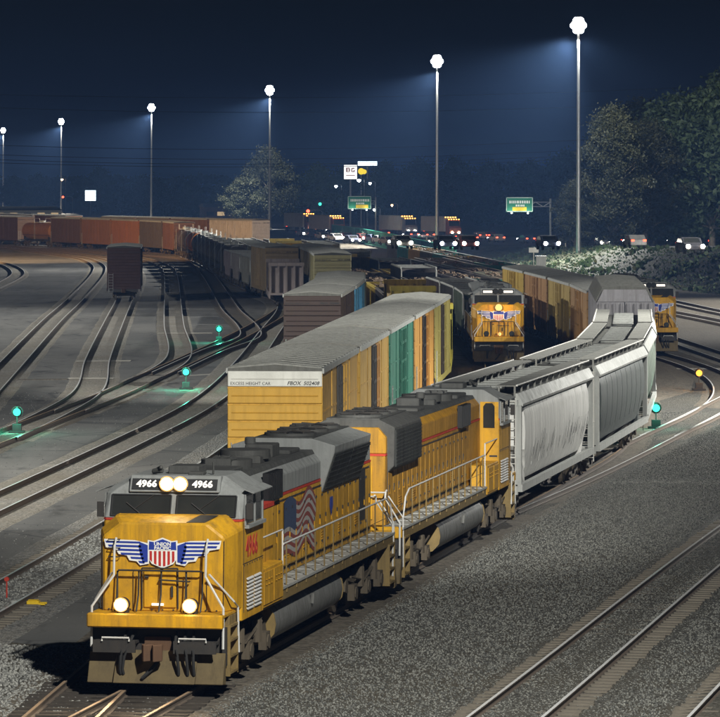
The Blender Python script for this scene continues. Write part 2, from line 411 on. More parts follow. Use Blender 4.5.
TR = {
 'main': Track(main_pts),
 'box': Track(s1_pts),
 'a2': Track([(-14.0, 62), gp(0, 595), gp(100, 537), (-5.4, 160), (-3.0, 205), (-2.4, 222), (-1.6, 240), (-1.2, 256), (-1.3, 272), (-1.6, 300), (-2.7, 350), (-5.2, 391), (-10.3, 450), (-17.0, 540), (-26.5, 605), (-42, 665), (-62, 730)]),
 'a1': Track([(-16.5, 90), gp(0, 500), gp(115, 447), gp(200, 404), (-7.0, 235), (-6.6, 300), (-6.4, 350), (-7.3, 375), (-9.3, 393), (-12.6, 430), (-15.8, 470), (-20.8, 540), (-24.5, 579), (-28, 610), (-40, 650), (-59, 696), (-90, 750), (-125, 800)]),
 'ladder': Track([(-18, 140), gp(0, 436), gp(60, 413), gp(110, 394.5), gp(150, 376), gp(190, 358), gp(235, 337), (-7.0, 330), (-6.5, 350)]),
 'l4': Track([gp(165, 372), gp(215, 349), gp(251, 335), gp(230, 308), gp(210, 277), gp(198, 263.5), (-25, 575), (-34.5, 612), (-46, 650), (-66, 700)]),
 'l3': Track([gp(70, 410), gp(150, 376), gp(179, 356), gp(174, 325), gp(170.5, 274), gp(165, 266), gp(144, 258.5), (-38, 615), (-51, 655), (-72, 705)]),
 'l2': Track([gp(0, 437), gp(48, 415), gp(88, 391), gp(97, 360), gp(114.5, 320), (-21.8, 374), (-26.5, 474), (-31, 535), (-38, 590), (-49, 640), (-66, 690)]),
 'l1': Track([(-18.5, 185), gp(0, 375), gp(52, 320), gp(77, 297), gp(100, 268), gp(88, 259), gp(72, 256), gp(27, 250), gp(0, 247)]),
 'l0': Track([(-36.9, 390), (-38.0, 420), (-39.0, 450), (-40.6, 481), (-44, 515), (-48.5, 546), (-56, 580), (-66, 610)]),
 'tangent': Track([(3.2, 130), (8.2, 152), gp(656, 437), gp(720, 404.5), (22.5, 224), (27.5, 250)]),
 't3': Track([(12.2, 172), (16.9, 194.5), (19.0, 209), (20.0, 222), (20.2, 236), (19.4, 252), (18.4, 264), (17.6, 282), (15.6, 310), (12.6, 350), (10.0, 391), (6.1, 450), (-.2, 540)]),
 't6': Track([(4.4, 160), (6.2, 200), (7.4, 222), (8.3, 244), (8.3, 262), (7.9, 285), (6.6, 310), (4.8, 350), (2.4, 391), (-2.1, 450), (-8.6, 540), (-17, 600)]),
 'r1': Track([(-1.8, 60), gp(505, 717), gp(718, 545), (19.2, 162), (28, 205)]),
 'r2': Track([(2.75, 60), (7.5, 83.1), (15.7, 122.6), (23.8, 162)]),
 'r7': Track([(24.2, 220), (22.7, 258), (21.4, 289), (19.6, 320), (17.0, 350), (14.2, 391), (10.4, 450), (4.2, 540)]),
 'r6': Track([(32.5, 255), (28.3, 318), (25.6, 348), (21.6, 391), (16, 450), (9.5, 540)]),
 'r5': Track([(37.5, 255), (33, 308), (30, 348), (28.2, 377), (24, 425), (17, 480), (8, 540)]),
}
BACK = Track([(24, 560), (-2, 612), (-19, 641), (-42, 694), (-67, 748), (-98, 800)])
# ---------------------------------------------------------------- ground
def sheet(name, pts, z, mat, label):
    m = MB(); m.add([(p[0], p[1], z) for p in pts], [tuple(range(len(pts)))])
    o = m.build(name, mat); tag(o, label, kind='structure'); return o
sheet('ground', [(-5200, -60), (5200, -60), (5200, 8800), (-5200, 8800)], 0, 'dirt', 'dark bare ground of the rail yard and beyond')
edge_r = TR['main'].offset(-2.6, TR['main'].s_at_y(101), TR['main'].s_at_y(212), 8)
edge_far = [(10, 230), (9, 262), (5, 320), (-1, 380), (-9, 450), (-20, 540), (-40, 640), (-75, 740)]
pav = [G(-260, 632), G(0, 641), G(40, 646), G(88, 641), (-3.6, 101)] + edge_r[1:] + edge_far + [(-170, 740), (-170, 120)]
sheet('pavement', pav, .006, 'worn_pavement', 'worn grey paved surface between the tracks on the left of the yard')
sheet('gravel_yard', [(-60, -50), (60, -50), (60, 150), (34, 215), (24, 250), (14, 235), (14.5, 205), (8, 150), (0, 110), (-3, 100)] + [G(88, 641), G(40, 646), G(0, 641), G(-260, 632)], .003, 'gravel', 'dark crushed stone ground around the lead train and the tracks at right')
hump = [G(*p) for p in ((598, 452), (655, 402), (690, 392), (694, 380), (672, 362), (640, 352), (605, 380))]
m = MB(); cx = sum(p[0] for p in hump) / 7; cy = sum(p[1] for p in hump) / 7
ring2 = [((p[0] - cx) * .6 + cx, (p[1] - cy) * .6 + cy) for p in hump]
m.loft([[(p[0], p[1], .004) for p in hump], [(p[0], p[1], .12) for p in ring2]]); tag(m.build('earth_patch', 'dirt'), 'smooth mound of bare earth inside the curve by the green switch lamp at right', kind='structure')

# ---------------------------------------------------------------- rails, ties, ballast
PROF = [(-.07, .045), (.07, .045), (.07, .062), (.014, .082), (.014, .155), (.037, .166), (.037, .2), (-.037, .2), (-.037, .166), (-.014, .155), (-.014, .082), (-.07, .062)]
TIE = {'wood_tie': MB().box(-1.3, 1.3, -.115, .115, .0, .06).mesh('tie', 'wood_tie'), 'dark_tie': MB().box(-1.3, 1.3, -.115, .115, .0, .06).mesh('tie', 'dark_tie')}
def sweep(tr, off, d0, d1, step, mats):
    n = max(2, int((d1 - d0) / step)); rings = []
    for k in range(n + 1):
        d = d0 + (d1 - d0) * k / n; u = tr.dirn(d); p = tr.at(d)
        rings.append([(p.x + u.y * (off + a), p.y - u.x * (off + a), z) for a, z in PROF])
    mb = MB(); mb.loft(rings)
    np_ = len(PROF)
    for i in range(n):
        mb.m[i * np_ + 6] = 1
    return mb
def build_track(key, label, ties=None, tie='wood_tie', bal='ballast', half=1.75, bz=.022, top='rail_top', start=0, end=None, spacing=.55, fill=False):
    tr = TR[key]; end = tr.len if end is None else end
    root = empty('railway_track'); tag(root, label, kind='structure')
    for sgn in (-1, 1):
        mb = sweep(tr, sgn * .7525, start, end, 2.5, None); mb.build('rail', ['rail_side', top], root)
    if bal:
        n = int((end - start) / 3); rings = []
        mb = MB(); rnd = random.Random(len(key) * 7 + int(end))
        for k in range(n + 1):
            d = start + (end - start) * k / n; u = tr.dirn(d); p = tr.at(d); h = half + rnd.uniform(-.05, .05); h2 = half + rnd.uniform(-.05, .05)
            rings.append([(p.x + u.y * a, p.y - u.x * a, z) for a, z in ((-h - .12, .001), (-h + .1, bz), (h2 - .1, bz + .0005), (h2 + .12, .001))])
        mb.loft(rings, caps=False); mb.build('ballast_bed', bal, root)
    if fill:
        mb = MB(); rings = []; n = int((end - start) / 2)
        for k in range(n + 1):
            d = start + (end - start) * k / n; u = tr.dirn(d); p = tr.at(d)
            rings.append([(p.x + u.y * q, p.y - u.x * q, z) for q, z in ((-1.1, .03), (-.86, .062), (-.6, .064), (0, .075), (.6, .064), (.84, .05))])
        mb.loft(rings, caps=False); mb.build('ballast_fill', bal, root)
    if ties:
        a, b = tr.s_at_y(ties[0]), tr.s_at_y(ties[1]); k = 0; rnd = random.Random(3)
        d = a
        while d < b and k < 295:
            p = tr.at(d); u = tr.dirn(d)
            o = link('tie', TIE[tie], root); o.location = (p.x + rnd.uniform(-.05, .05), p.y, .002 + rnd.uniform(-.012, .012)); o.rotation_euler = (0, 0, -math.atan2(u.x, u.y) + rnd.uniform(-.02, .02))
            d += spacing; k += 1
    return root
T_ = TR
build_track('main', 'track under the lead engine and its long train, curving off to the left far away', (74, 90), 'dark_tie', 'dirt', top='rusty_rail_top')
build_track('box', 'track under the row of yellow and green boxcars, rusty rails in front', (74, 110), 'dark_tie', 'dirt', top='rusty_rail_top')
build_track('a2', 'track with toothed tie ends just left of the lead engine', (76, 150), 'wood_tie', 'ballast', 1.9, fill=True)
build_track('a1', 'straight pale track between the lead engine and the ladder track at left', None, 'wood_tie', 'pale_ballast', 1.7)
build_track('ladder', 'ladder track running slantwise past the green lamps, side tracks joining it', None, bal='dirt', half=1.3, top='rusty_rail_top')
build_track('l4', 'shiny thin track just left of the dark curved string of cars', None, bal='dirt', half=1.2)
build_track('l3', 'track rising straight up from the ladder, right of the lone boxcar', None, bal='pale_ballast', half=1.3)
build_track('l2', 'track under the lone dark boxcar at left', None, bal='pale_ballast', half=1.35)
build_track('l1', 'track left of the lone boxcar, bending left far away', None, bal='pale_ballast', half=1.45)
build_track('l0', 'short bulging curve of track at the far left edge', None, bal='pale_ballast', half=1.2)
build_track('tangent', 'straight track leaving the lead train to the right past the green lamp', None, bal='gravel', half=1.4, start=6)
build_track('t3', 'curving track with the right hand yellow engine on it', None, bal='dirt', half=1.3, start=3)
build_track('t6', 'track under the engine with the glowing nose lamp', None, bal='dirt', half=1.5)
build_track('r1', 'shiny track crossing the lower right corner, all of it in view', (72, 140), 'wood_tie', 'gravel', 1.6, fill=True)
build_track('r2', 'track of which only one rail shows in the lower right corner', (72, 112), 'wood_tie', 'gravel', 1.6, fill=True)
build_track('r7', 'dark track beside the right hand yellow engine, nearest of three below the grass bank', None, bal='pale_ballast', half=1.3)
build_track('r6', 'dark track at right, middle one of three below the grass bank', None, bal='dirt', half=1.3)
build_track('r5', 'dark track at right, closest to the foot of the grass bank', None, bal='dirt', half=1.3, end=235)

# crossing walks: pale strips laid across the tracks
def strip(label, a, b, w, mat='concrete', z=.03):
    ax, ay = G(*a); bx, by = G(*b); m = MB()
    m.add([(ax, ay - w / 2, .002), (bx, by - w / 2, .002), (bx, by + w / 2, .002), (ax, ay + w / 2, .002), (ax, ay - w / 2, z), (bx, by - w / 2, z), (bx, by + w / 2, z), (ax, ay + w / 2, z)],
          [(4, 5, 6, 7), (0, 1, 5, 4), (1, 2, 6, 5), (2, 3, 7, 6), (3, 0, 4, 7)])
    tag(m.build('crossing_walk', mat), label, kind='structure')
strip('pale walk across the track in front of the lone boxcar, upper one', (76, 361.5), (131, 361), 1.3)
strip('pale walk across the track in front of the lone boxcar, lower one', (68, 378.5), (114, 378.5), 1.2)
strip('pale walk across the track right of the lone boxcar', (158, 333.5), (212, 333.5), 1.3)
strip('dark walk left of the lower pale walk', (18, 380), (68, 379.5), 1.0, 'dirt')
strip('pale walk beside the green lamp in the middle', (128, 379.5), (224, 373.5), .9, 'concrete', .012)
strip('thin pale walk at right by the amber lamp', (662, 369), (730, 369), 1.2)

# loose stones on top of the ballast
def stones(name, polys, density, smin, smax, mat, label, seed, ez=.012, fade=(400, 500)):
    m = MB()
    for p in polys:
        m.add([(q[0], q[1], ez) for q in p], [tuple(range(len(p)))])
    o = m.build(name, mat); tag(o, label, kind='stuff')
    ng = bpy.data.node_groups.new('stone_scatter', 'GeometryNodeTree')
    ng.interface.new_socket('Geometry', in_out='INPUT', socket_type='NodeSocketGeometry'); ng.interface.new_socket('Geometry', in_out='OUTPUT', socket_type='NodeSocketGeometry')
    N = ng.nodes.new; L = ng.links.new
    gi, go = N('NodeGroupInput'), N('NodeGroupOutput')
    dp = N('GeometryNodeDistributePointsOnFaces'); dp.inputs['Density'].default_value = density; dp.inputs['Seed'].default_value = seed
    ps, sx_, mr = N('GeometryNodeInputPosition'), N('ShaderNodeSeparateXYZ'), N('ShaderNodeMapRange')
    mr.inputs['From Min'].default_value = fade[0]; mr.inputs['From Max'].default_value = fade[1]; mr.inputs['To Min'].default_value = density; mr.inputs['To Max'].default_value = 0
    L(ps.outputs[0], sx_.inputs[0]); L(sx_.outputs['Y'], mr.inputs['Value']); L(mr.outputs[0], dp.inputs['Density'])
    ico = N('GeometryNodeMeshIcoSphere'); ico.inputs['Radius'].default_value = 1; ico.inputs['Subdivisions'].default_value = 1
    sm = N('GeometryNodeSetMaterial'); sm.inputs['Material'].default_value = MATS[mat]
    ip = N('GeometryNodeInstanceOnPoints')
    rv = N('FunctionNodeRandomValue'); rv.data_type = 'FLOAT_VECTOR'; rv.inputs[0].default_value = (smin, smin, smin * .7); rv.inputs[1].default_value = (smax, smax, smax * .8); rv.inputs['Seed'].default_value = 2
    rr = N('FunctionNodeRandomValue'); rr.data_type = 'FLOAT_VECTOR'; rr.inputs[0].default_value = (-3, -3, -3); rr.inputs[1].default_value = (3, 3, 3); rr.inputs['Seed'].default_value = 5
    L(gi.outputs[0], dp.inputs['Mesh']); L(ico.outputs[0], sm.inputs[0]); L(sm.outputs[0], ip.inputs['Instance']); L(dp.outputs['Points'], ip.inputs['Points'])
    L(rv.outputs[0], ip.inputs['Scale']); L(rr.outputs[0], ip.inputs['Rotation']); L(ip.outputs[0], go.inputs[0])
    md = o.modifiers.new('scatter', 'NODES'); md.node_group = ng
    return o
def stone_mat(name, c0, c1):
    m, t, o = nodes(name)
    b = t.nodes.new('ShaderNodeBsdfPrincipled'); t.links.new(b.outputs[0], o.inputs[0])
    oi = t.nodes.new('ShaderNodeObjectInfo')
    t.links.new(ramp(t, oi.outputs['Random'], 0, 1, c0, c1), b.inputs['Base Color']); b.inputs['Roughness'].default_value = .8
stone_mat('stone_dark', (.043, .044, .041), (.235, .235, .21)); stone_mat('stone_pale', (.10, .10, .095), (.36, .36, .33))
def band(tr, o0, o1, y0, y1, step=3):
    a = tr.offset(o0, tr.s_at_y(y0), tr.s_at_y(y1), step); b = tr.offset(o1, tr.s_at_y(y0), tr.s_at_y(y1), step)
    return [(a[i], a[i + 1], b[i + 1], b[i]) for i in range(min(len(a), len(b)) - 1)]
lr = TR['r1']; mn = TR['main']
def between(ta, oa, tb, ob, y0, y1, st=4):
    r = []
    while y0 < y1:
        f = lambda t, y, o: (t.at(t.s_at_y(y)).x + o, y)
        r.append([f(ta, y0, oa), f(tb, y0, ob), f(tb, y0 + st, ob), f(ta, y0 + st, oa)]); y0 += st
    return r
stones('gravel_stones', between(mn, 1.5, lr, -1.1, 76, 196), 125, .012, .034, 'stone_dark', 'loose crushed stones between the lead train and the track at lower right', 1)
stones('gravel_stones', band(lr, -.66, .66, 74, 160), 130, .012, .032, 'stone_dark', 'loose crushed stones between the rails of the track at lower right', 2, .066)
stones('gravel_stones', band(lr, 1.0, 3.4, 74, 160), 120, .012, .034, 'stone_dark', 'loose crushed stones right of the track at lower right', 3)
stones('gravel_stones', [[(-14, 78), (-8.4, 78), (-6.2, 92), (-5.2, 97), G(88, 643), G(40, 648), G(0, 644), (-14, 96)]], 110, .022, .05, 'stone_pale', 'pale crushed stones left of the lead engine at the lower left', 4)
stones('gravel_stones', band(TR['a2'], -.66, .66, 96, 140), 70, .022, .05, 'stone_pale', 'pale stones between the rails of the track left of the lead engine', 5, .066)
stones('gravel_stones', band(mn, -.62, .62, 76, 90) + band(TR['box'], -.62, .62, 76, 96) , 60, .02, .045, 'stone_pale', 'stones between the rusty rails in front of the lead engine', 6)

stones('scattered_gravel', [[(-16, 100), (-4, 104), (2, 140), (-4, 215), (-26, 215), (-20, 140)]], 1.6, .014, .034, 'stone_dark', 'loose bits of stone strewn over the pavement left of the lead engine', 8, .008)
# ---------------------------------------------------------------- haze of the night air
hz = MB().box(-5300, 5300, -80, 8900, -1, 33.5).build('haze', [])
tag(hz, 'thin bluish night haze lit by the yard lamps', kind='stuff')
hm = bpy.data.materials.new('night_haze'); hm.use_nodes = True; t = hm.node_tree; t.nodes.clear()
o_ = t.nodes.new('ShaderNodeOutputMaterial'); pv = t.nodes.new('ShaderNodeVolumePrincipled')
pv.inputs['Color'].default_value = (.24, .46, 1.0, 1); pv.inputs['Density'].default_value = .00015; pv.inputs['Anisotropy'].default_value = 0
t.links.new(pv.outputs[0], o_.inputs['Volume']); hz.data.materials.append(hm)

# ---------------------------------------------------------------- lamps on masts, plus the extra mastless floods
mast_pole = MB(); mast_pole.tube([(0, 0, 0), (0, 0, 12), (0, 0, 31)], [.34, .27, .14], 12)
mast_base = MB(); mast_base.tube([(0, 0, 0), (0, 0, .5)], .55, 12)
ringm = MB(); ringm.tube([(math.cos(a) * .8, math.sin(a) * .8, 30.55) for a in [i * math.pi / 8 for i in range(17)]], .05, 6)
for a in range(4):
    ringm.tube([(0, 0, 30.6), (math.cos(a * math.pi / 2) * .8, math.sin(a * math.pi / 2) * .8, 30.55)], .04, 5)
cap = MB(); cap.tube([(0, 0, 30.4), (0, 0, 31.1), (0, 0, 31.3)], [.22, .22, .05], 10)
lum = MB(); lens = MB()
lum.loft([[(math.cos(i * math.pi / 5) * r, math.sin(i * math.pi / 5) * r, z) for i in range(10)] for r, z in ((.25, .2), (.28, .28), (.16, .34), (.05, .36))])
lens.loft([[(math.cos(i * math.pi / 6) * .40 * math.sin(t), math.sin(i * math.pi / 6) * .40 * math.sin(t), -.2 - .40 * math.cos(t)) for i in range(12)] for t in (.1, .5, .9, 1.3, 1.7, 2.1, 2.6, 3.04)])
MM = dict(pole=mast_pole.mesh('mast_pole', 'steel', True), base=mast_base.mesh('mast_base', 'concrete'), ring=ringm.mesh('lamp_ring', 'steel'), cap=cap.mesh('cap', 'steel'), lum=lum.mesh('luminaire', 'steel', True), lens=lens.mesh('lens', 'mast_lamp', True))
def flood(x, y, w, aim, ang, col=(1.0, .985, .915), blend=.35, tilt=64):
    ld = bpy.data.lights.new('floodlight', 'SPOT'); ld.energy = w; ld.color = col; ld.shadow_soft_size = .5
    ld.spot_size = R(ang); ld.spot_blend = blend
    lo = bpy.data.objects.new('floodlight', ld); COL.objects.link(lo)
    lo.location = (x, y, 29.9)
    d = Vector((aim[0], aim[1], 0)).normalized() * math.cos(R(tilt)) + Vector((0, 0, -math.sin(R(tilt))))
    lo.rotation_euler = d.to_track_quat('-Z', 'Y').to_euler()
def mast(x, y, w, label, aim):
    r = empty('floodlight_mast', (x, y, 0)); r.scale = (1, 1, 1.045); tag(r, label, 'light mast', 'row of tall floodlight masts')
    for k in ('pole', 'base', 'ring', 'cap'):
        link({'pole': 'pole', 'base': 'footing', 'ring': 'lamp_ring', 'cap': 'cap'}[k], MM[k], r)
    for n_, q, z in ((4, .34, 31.15), (8, .68, 30.55), (4, .34, 29.95)):  # three tiers of globes shaped to read as one round ball of glare
        for i in range(n_):
            a = i * 2 * math.pi / n_ + z
            l = link('luminaire', MM['lum'], r); l.location = (math.cos(a) * q, math.sin(a) * q, z)
            link('lens', MM['lens'], l)
    flood(x, y, w, aim, 94, tilt=50, blend=.5)
MLAB = ['tall floodlight mast at right in front of the pale tree, nearest and largest', 'tall floodlight mast between the two green road signs, second from the right', 'tall floodlight mast rising in front of the big pale tree left of centre', 'floodlight mast behind the round tree at left, fourth from the right', 'floodlight mast far away near the white lit sign at left', 'floodlight mast at the very left edge of the picture']
for (x, y, w, aim), lb in zip(MASTS, MLAB):
    mast(x, y, w, lb, aim)
for (p, w, aim, ang, tl) in EXTRA_FLOODS:
    flood(p[0], p[1], w, aim, ang, tilt=tl, blend=.25 if ang > 104 else .55)
flood(WARM_FLOOD[0][0], WARM_FLOOD[0][1], WARM_FLOOD[1], WARM_FLOOD[2], WARM_FLOOD[3], (1, .62, .28), tilt=WARM_FLOOD[4])
# ---------------------------------------------------------------- rolling stock: shared parts
def disc(m, c, ax, r, w, n=14, mi=0):
    c = Vector(c); a = Vector(ax) * w / 2
    m.tube([c - a, c + a], r, n, mi)
wheel_m = MB()
for sx in (-1, 1):
    disc(wheel_m, (sx * .75, 0, .45), (1, 0, 0), .45, .13, 14); disc(wheel_m, (sx * .69, 0, .45), (1, 0, 0), .49, .03, 14)
disc(wheel_m, (0, 0, .45), (1, 0, 0), .08, 1.9, 8)
WHEEL = wheel_m.mesh('wheelset', 'truck_dirt')
bg = MB()
for sx in (-1, 1):
    bg.prism([(-1.25, .55), (-.95, .72), (-.4, .78), (-.3, .32), (.3, .32), (.4, .78), (.95, .72), (1.25, .55), (1.2, .35), (.9, .42), (.42, .22), (-.42, .22), (-.9, .42), (-1.2, .35)], 'x', sx * .98 - .07, sx * .98 + .07)
bg.box(-.95, .95, -.22, .22, .5, .8)
BOGIE = bg.mesh('bogie', 'truck_dirt')
def bogies(root, y):
    for sy in (-1, 1):
        b = link('bogie', BOGIE, root); b.location = (0, sy * y, 0)
        for a in (-.88, .88):
            w = link('wheelset', WHEEL, b); w.location = (0, a, 0)
def coupler_mesh():
    m = MB(); m.box(-.09, .09, -.45, 0, .8, 1.0); m.prism([(-.18, -.45), (.16, -.45), (.19, -.62), (.05, -.78), (.0, -.6), (-.16, -.74), (-.22, -.6)], 'z', .72, 1.04)
    return m.mesh('coupler', 'rust_steel')
COUP = coupler_mesh()
def couplers(root, y):
    for rz, yy in ((0, -y), (math.pi, y)):
        c = link('coupler', COUP, root); c.location = (0, yy, 0); c.rotation_euler = (0, 0, rz)
def ladder(m, x, y, z0, z1, w, face, n=7, r=.016):
    """face 'x': lies on a side (x const), face 'y': lies on an end"""
    A = (lambda k: (x, y + k, 0)) if face == 'x' else (lambda k: (x + k, y, 0))
    for k in (-w / 2, w / 2):
        p = A(k); m.tube([(p[0], p[1], z0), (p[0], p[1], z1)], r, 4)
    for i in range(n):
        z = z0 + (z1 - z0) * (i + .5) / n; a, b = A(-w / 2), A(w / 2); m.tube([(a[0], a[1], z), (b[0], b[1], z)], r, 4)

# ---- boxcar: L body length, top of the body, doors at centre
def make_boxcar(L=16.2, top=4.95, rich=False):
    h = L / 2; root = empty('boxcar'); z0 = 1.02; W2 = 1.52
    body = MB(); body.box(-W2, W2, -h + .06, h - .06, z0, top - .12); b = body.build('body', 'car_paint', root)
    # side posts and horizontal panel seams
    m = MB(); n = 4
    for sx in (-1, 1):
        for k in range(n + 1):
            y = -h + .12 + (L - .24) * k / n
            m.box(min(sx * W2, sx * (W2 + .03)), max(sx * W2, sx * (W2 + .03)), y - .05, y + .05, z0 + .05, top - .2)
        m.box(min(sx * W2, sx * (W2 + .07)), max(sx * W2, sx * (W2 + .07)), -h + .07, h - .07, z0 - .18, z0 + .12)
        for z in (2.25, 3.45):
            for ya, yb in ((-h + .2, -1.95), (1.95, h - .2)):
                m.box(min(sx * W2, sx * (W2 + .025)), max(sx * W2, sx * (W2 + .025)), ya, yb, z - .035, z + .035)
    m.build('side_post', 'car_paint', b)
    cap_ = MB()
    for sx in (-1, 1):
        cap_.box(min(sx * (W2 - .02), sx * (W2 + .08)), max(sx * (W2 - .02), sx * (W2 + .08)), -h + .07, h - .07, top - .2, top - .03)
    cap_.build('eave_rail', 'galvanized', root)
    # roof: low gable with cross ribs
    rf = MB(); rf.prism([(-W2 - .02, top - .12), (W2 + .02, top - .12), (W2 + .02, top - .04), (0, top + .09), (-W2 - .02, top - .04)], 'y', -h + .03, h - .03)
    rfo = rf.build('roof', 'car_roof', root)
    nr = 13; rf = MB()
    for k in range(nr + 1):
        y = -h + .1 + (L - .2) * k / nr
        rf.prism([(-W2, top - .03), (W2, top - .03), (W2, top + .01), (0, top + .145), (-W2, top + .01)], 'y', max(y - .27, -h + .04), min(y + .27, h - .04))
    rf.build('roof_rib', 'roof_rib', rfo)
    # ends: flat pressed panels, deep seams between them
    for sy in (-1, 1):
        zs = [1.0 + (top - 1.1) * q / 7 for q in range(8)]
        for a, c in zip(zs[:-1], zs[1:]):
            e = MB(); y = sy * h
            e.box(-W2 - .02, W2 + .02, min(y, y - sy * .09), max(y, y - sy * .09), a + .025, c - .025)
            e.box(-W2 + .1, W2 - .1, min(y, y + sy * .03), max(y, y + sy * .03), (a + c) / 2 - .02, (a + c) / 2 + .02)
            e.build('end_panel', 'clean_car_paint', root, bevel=.02)
    for sx in (-1, 1):
        for ys in (-1, 1):
            d = MB(); X = sx * (W2 + .07)
            y0, y1 = (-1.8, -.03) if ys < 0 else (.03, 1.8)
            d.box(min(X, X - sx * .06), max(X, X - sx * .06), y0, y1, z0 + .12, top - .25)
            for z in (1.7, 2.5, 3.3, 4.1):
                d.box(min(X, X + sx * .03), max(X, X + sx * .03), y0 + .06, y1 - .06, z - .06, z + .06)
            for yy in (y0 + .35, y1 - .35):
                d.box(min(X, X + sx * .05), max(X, X + sx * .05), yy - .03, yy + .03, z0 + .15, top - .3)
            d.build('door' if ys < 0 else 'second_door', 'car_paint', root)
    for q in ((W2 + .09, -h + .42, .6, 2.6, .42, 'x'), (-W2 - .09, h - .42, .6, 2.6, .42, 'x'), (-1.2, -h - .05, .7, 2.5, .42, 'y'), (1.2, h + .05, .7, 2.5, .42, 'y')):
        ld = MB(); ladder(ld, *q); ld.build('ladder', 'galvanized', root)
    u = MB(); u.box(-.3, .3, -h + .1, h - .1, .72, 1.02); u.box(-1.3, 1.3, -h + .02, -h + .3, .75, 1.02); u.box(-1.3, 1.3, h - .3, h - .02, .75, 1.02)
    u.box(-.9, .9, -1.4, 1.4, .55, .9); u.build('underframe', 'black_metal', root)
    bogies(root, h - 2.2); couplers(root, h)
    return root
# ---- covered hopper with curved sides
def make_hopper(L=19.2, top=4.55):
    h = L / 2; root = empty('covered_hopper'); he = h - 1.35
    prof = [(-.55, 1.05), (.55, 1.05), (1.28, 1.3), (1.46, 1.75), (1.55, 2.4), (1.575, 3.0), (1.55, 3.55), (1.47, 3.9), (1.28, 4.15), (-1.28, 4.15), (-1.47, 3.9), (-1.55, 3.55), (-1.575, 3.0), (-1.55, 2.4), (-1.46, 1.75), (-1.28, 1.3)]
    b = MB(); rings = []
    for y, k in ((-he, .9), (-he + .06, .97), (-he + .3, 1), (he - .3, 1), (he - .06, .97), (he, .9)):
        rings.append([(p[0] * k, y + (0.9 * (1 - (p[1] - 1.05) / 3.1) * (1 if y < 0 else -1) if abs(y) > he - .31 and p[1] < 2 else 0), p[1]) for p in prof])
    b.loft(rings); body = b.build('body', 'hopper_paint', root, smooth=True)
    sm = MB()                                                     # vertical weld seams
    for k in range(1, 9):
        y = -he + 2 * he * k / 9
        for sx in (-1, 1):
            sm.tube([(sx * p[0], y, p[1]) for p in ((1.462, 1.75), (1.552, 2.4), (1.577, 3.0), (1.552, 3.55), (1.472, 3.9))], .007, 4)
    tag(sm.build('weld_seam', 'hopper_paint', body), kind='stuff')
    tc = MB()                                                     # eave band and side sill
    for sx in (-1, 1):
        tc.prism([(sx * 1.36, 4.02), (sx * 1.60, 3.98), (sx * 1.61, 4.06), (sx * 1.42, 4.42), (sx * 1.36, 4.42)], 'y', -h + .35, h - .35)
    tc.build('eave_band', 'galvanized', root)
    ss = MB()
    for sx in (-1, 1):
        ss.box(min(sx * 1.44, sx * 1.6), max(sx * 1.44, sx * 1.6), -h + .25, h - .25, 1.0, 1.26)
        for y0 in (-h + .25, h - .45):
            ss.box(min(sx * 1.38, sx * 1.56), max(sx * 1.38, sx * 1.56), y0, y0 + .2, 1.25, 4.02)
    for y0 in (-h + .22, h - .4):
        ss.box(-1.45, 1.45, y0, y0 + .18, .9, 1.2); ss.box(-1.45, 1.45, y0, y0 + .15, 4.0, 4.2)
    ss.build('side_sill', 'galvanized', root)
    # end plates of the body between the corner posts
    for sy in (-1, 1):
        ep = MB(); ep.prism([(sy * (h - .45), 4.1), (sy * (h - .43), 2.6), (sy * (he - 1.0), 1.1), (sy * (he - 1.1), 1.1), (sy * (he - .2), 4.1)], 'x', -1.36, 1.36); ep.build('slope_sheet', 'hopper_paint', root)
        el = MB(); ladder(el, 1.15, sy * (h - .16), .6, 4.3, .45, 'y', 12); ladder(el, -1.15, sy * (h - .16), .6, 4.3, .45, 'y', 12)
        el.tube([(-1.4, sy * (h - .16), 2.2), (1.4, sy * (h - .16), 2.2)], .03, 5); el.build('end_ladder', 'white_paint', root)
    rf = MB(); rf.prism([(-1.4, 4.15), (1.4, 4.15), (1.4, 4.28), (.75, 4.42), (-.75, 4.42), (-1.4, 4.28)], 'y', -he - .3, he + .3); rf.build('roof', 'car_roof', root)
    for k in range(10):                                          # hatch covers down the middle
        y = -he + .2 + (2 * he - .4) * (k + .5) / 10
        hc = MB(); hc.box(-.46, .46, y - .6, y + .6, 4.42, 4.52); hc.box(-.5, .5, y - .64, y - .54, 4.52, 4.56); hc.tube([(-.5, y, 4.55), (.5, y, 4.55)], .03, 5)
        hc.build('hatch_cover', 'galvanized', root, bevel=.02)
    for sx in (-1, 1):                                           # running boards on stands
        rw = MB(); n = 12
        for k in range(n):
            y0 = -h + .35 + (L - .7) * k / n; y1 = -h + .35 + (L - .7) * (k + 1) / n - .04
            rw.box(min(sx * .72, sx * 1.38), max(sx * .72, sx * 1.38), y0, y1, 4.66, 4.70)
            rw.box(min(sx * 1.30, sx * 1.36), max(sx * 1.30, sx * 1.36), y0, y0 + .06, 4.28, 4.66); rw.box(min(sx * .78, sx * .84), max(sx * .78, sx * .84), y0, y0 + .06, 4.38, 4.66)
        rw.build('running_board', 'roof_rib', root)
    ed = MB()
    for sx in (-1, 1):
        ed.tube([(sx * 1.4, -h + .35, 4.70), (sx * 1.4, h - .35, 4.70)], .035, 5)
    ed.build('board_edge', 'white_paint', root)
    for k in range(3):
        y = -he * .62 + he * .62 * k; hp = MB()
        hp.loft([[(-1.2, y - 1.4, 1.25), (1.2, y - 1.4, 1.25), (1.2, y + 1.4, 1.25), (-1.2, y + 1.4, 1.25)], [(-.5, y - .5, .5), (.5, y - .5, .5), (.5, y + .5, .5), (-.5, y + .5, .5)]]); hp.build('discharge_chute', 'black_metal', root)
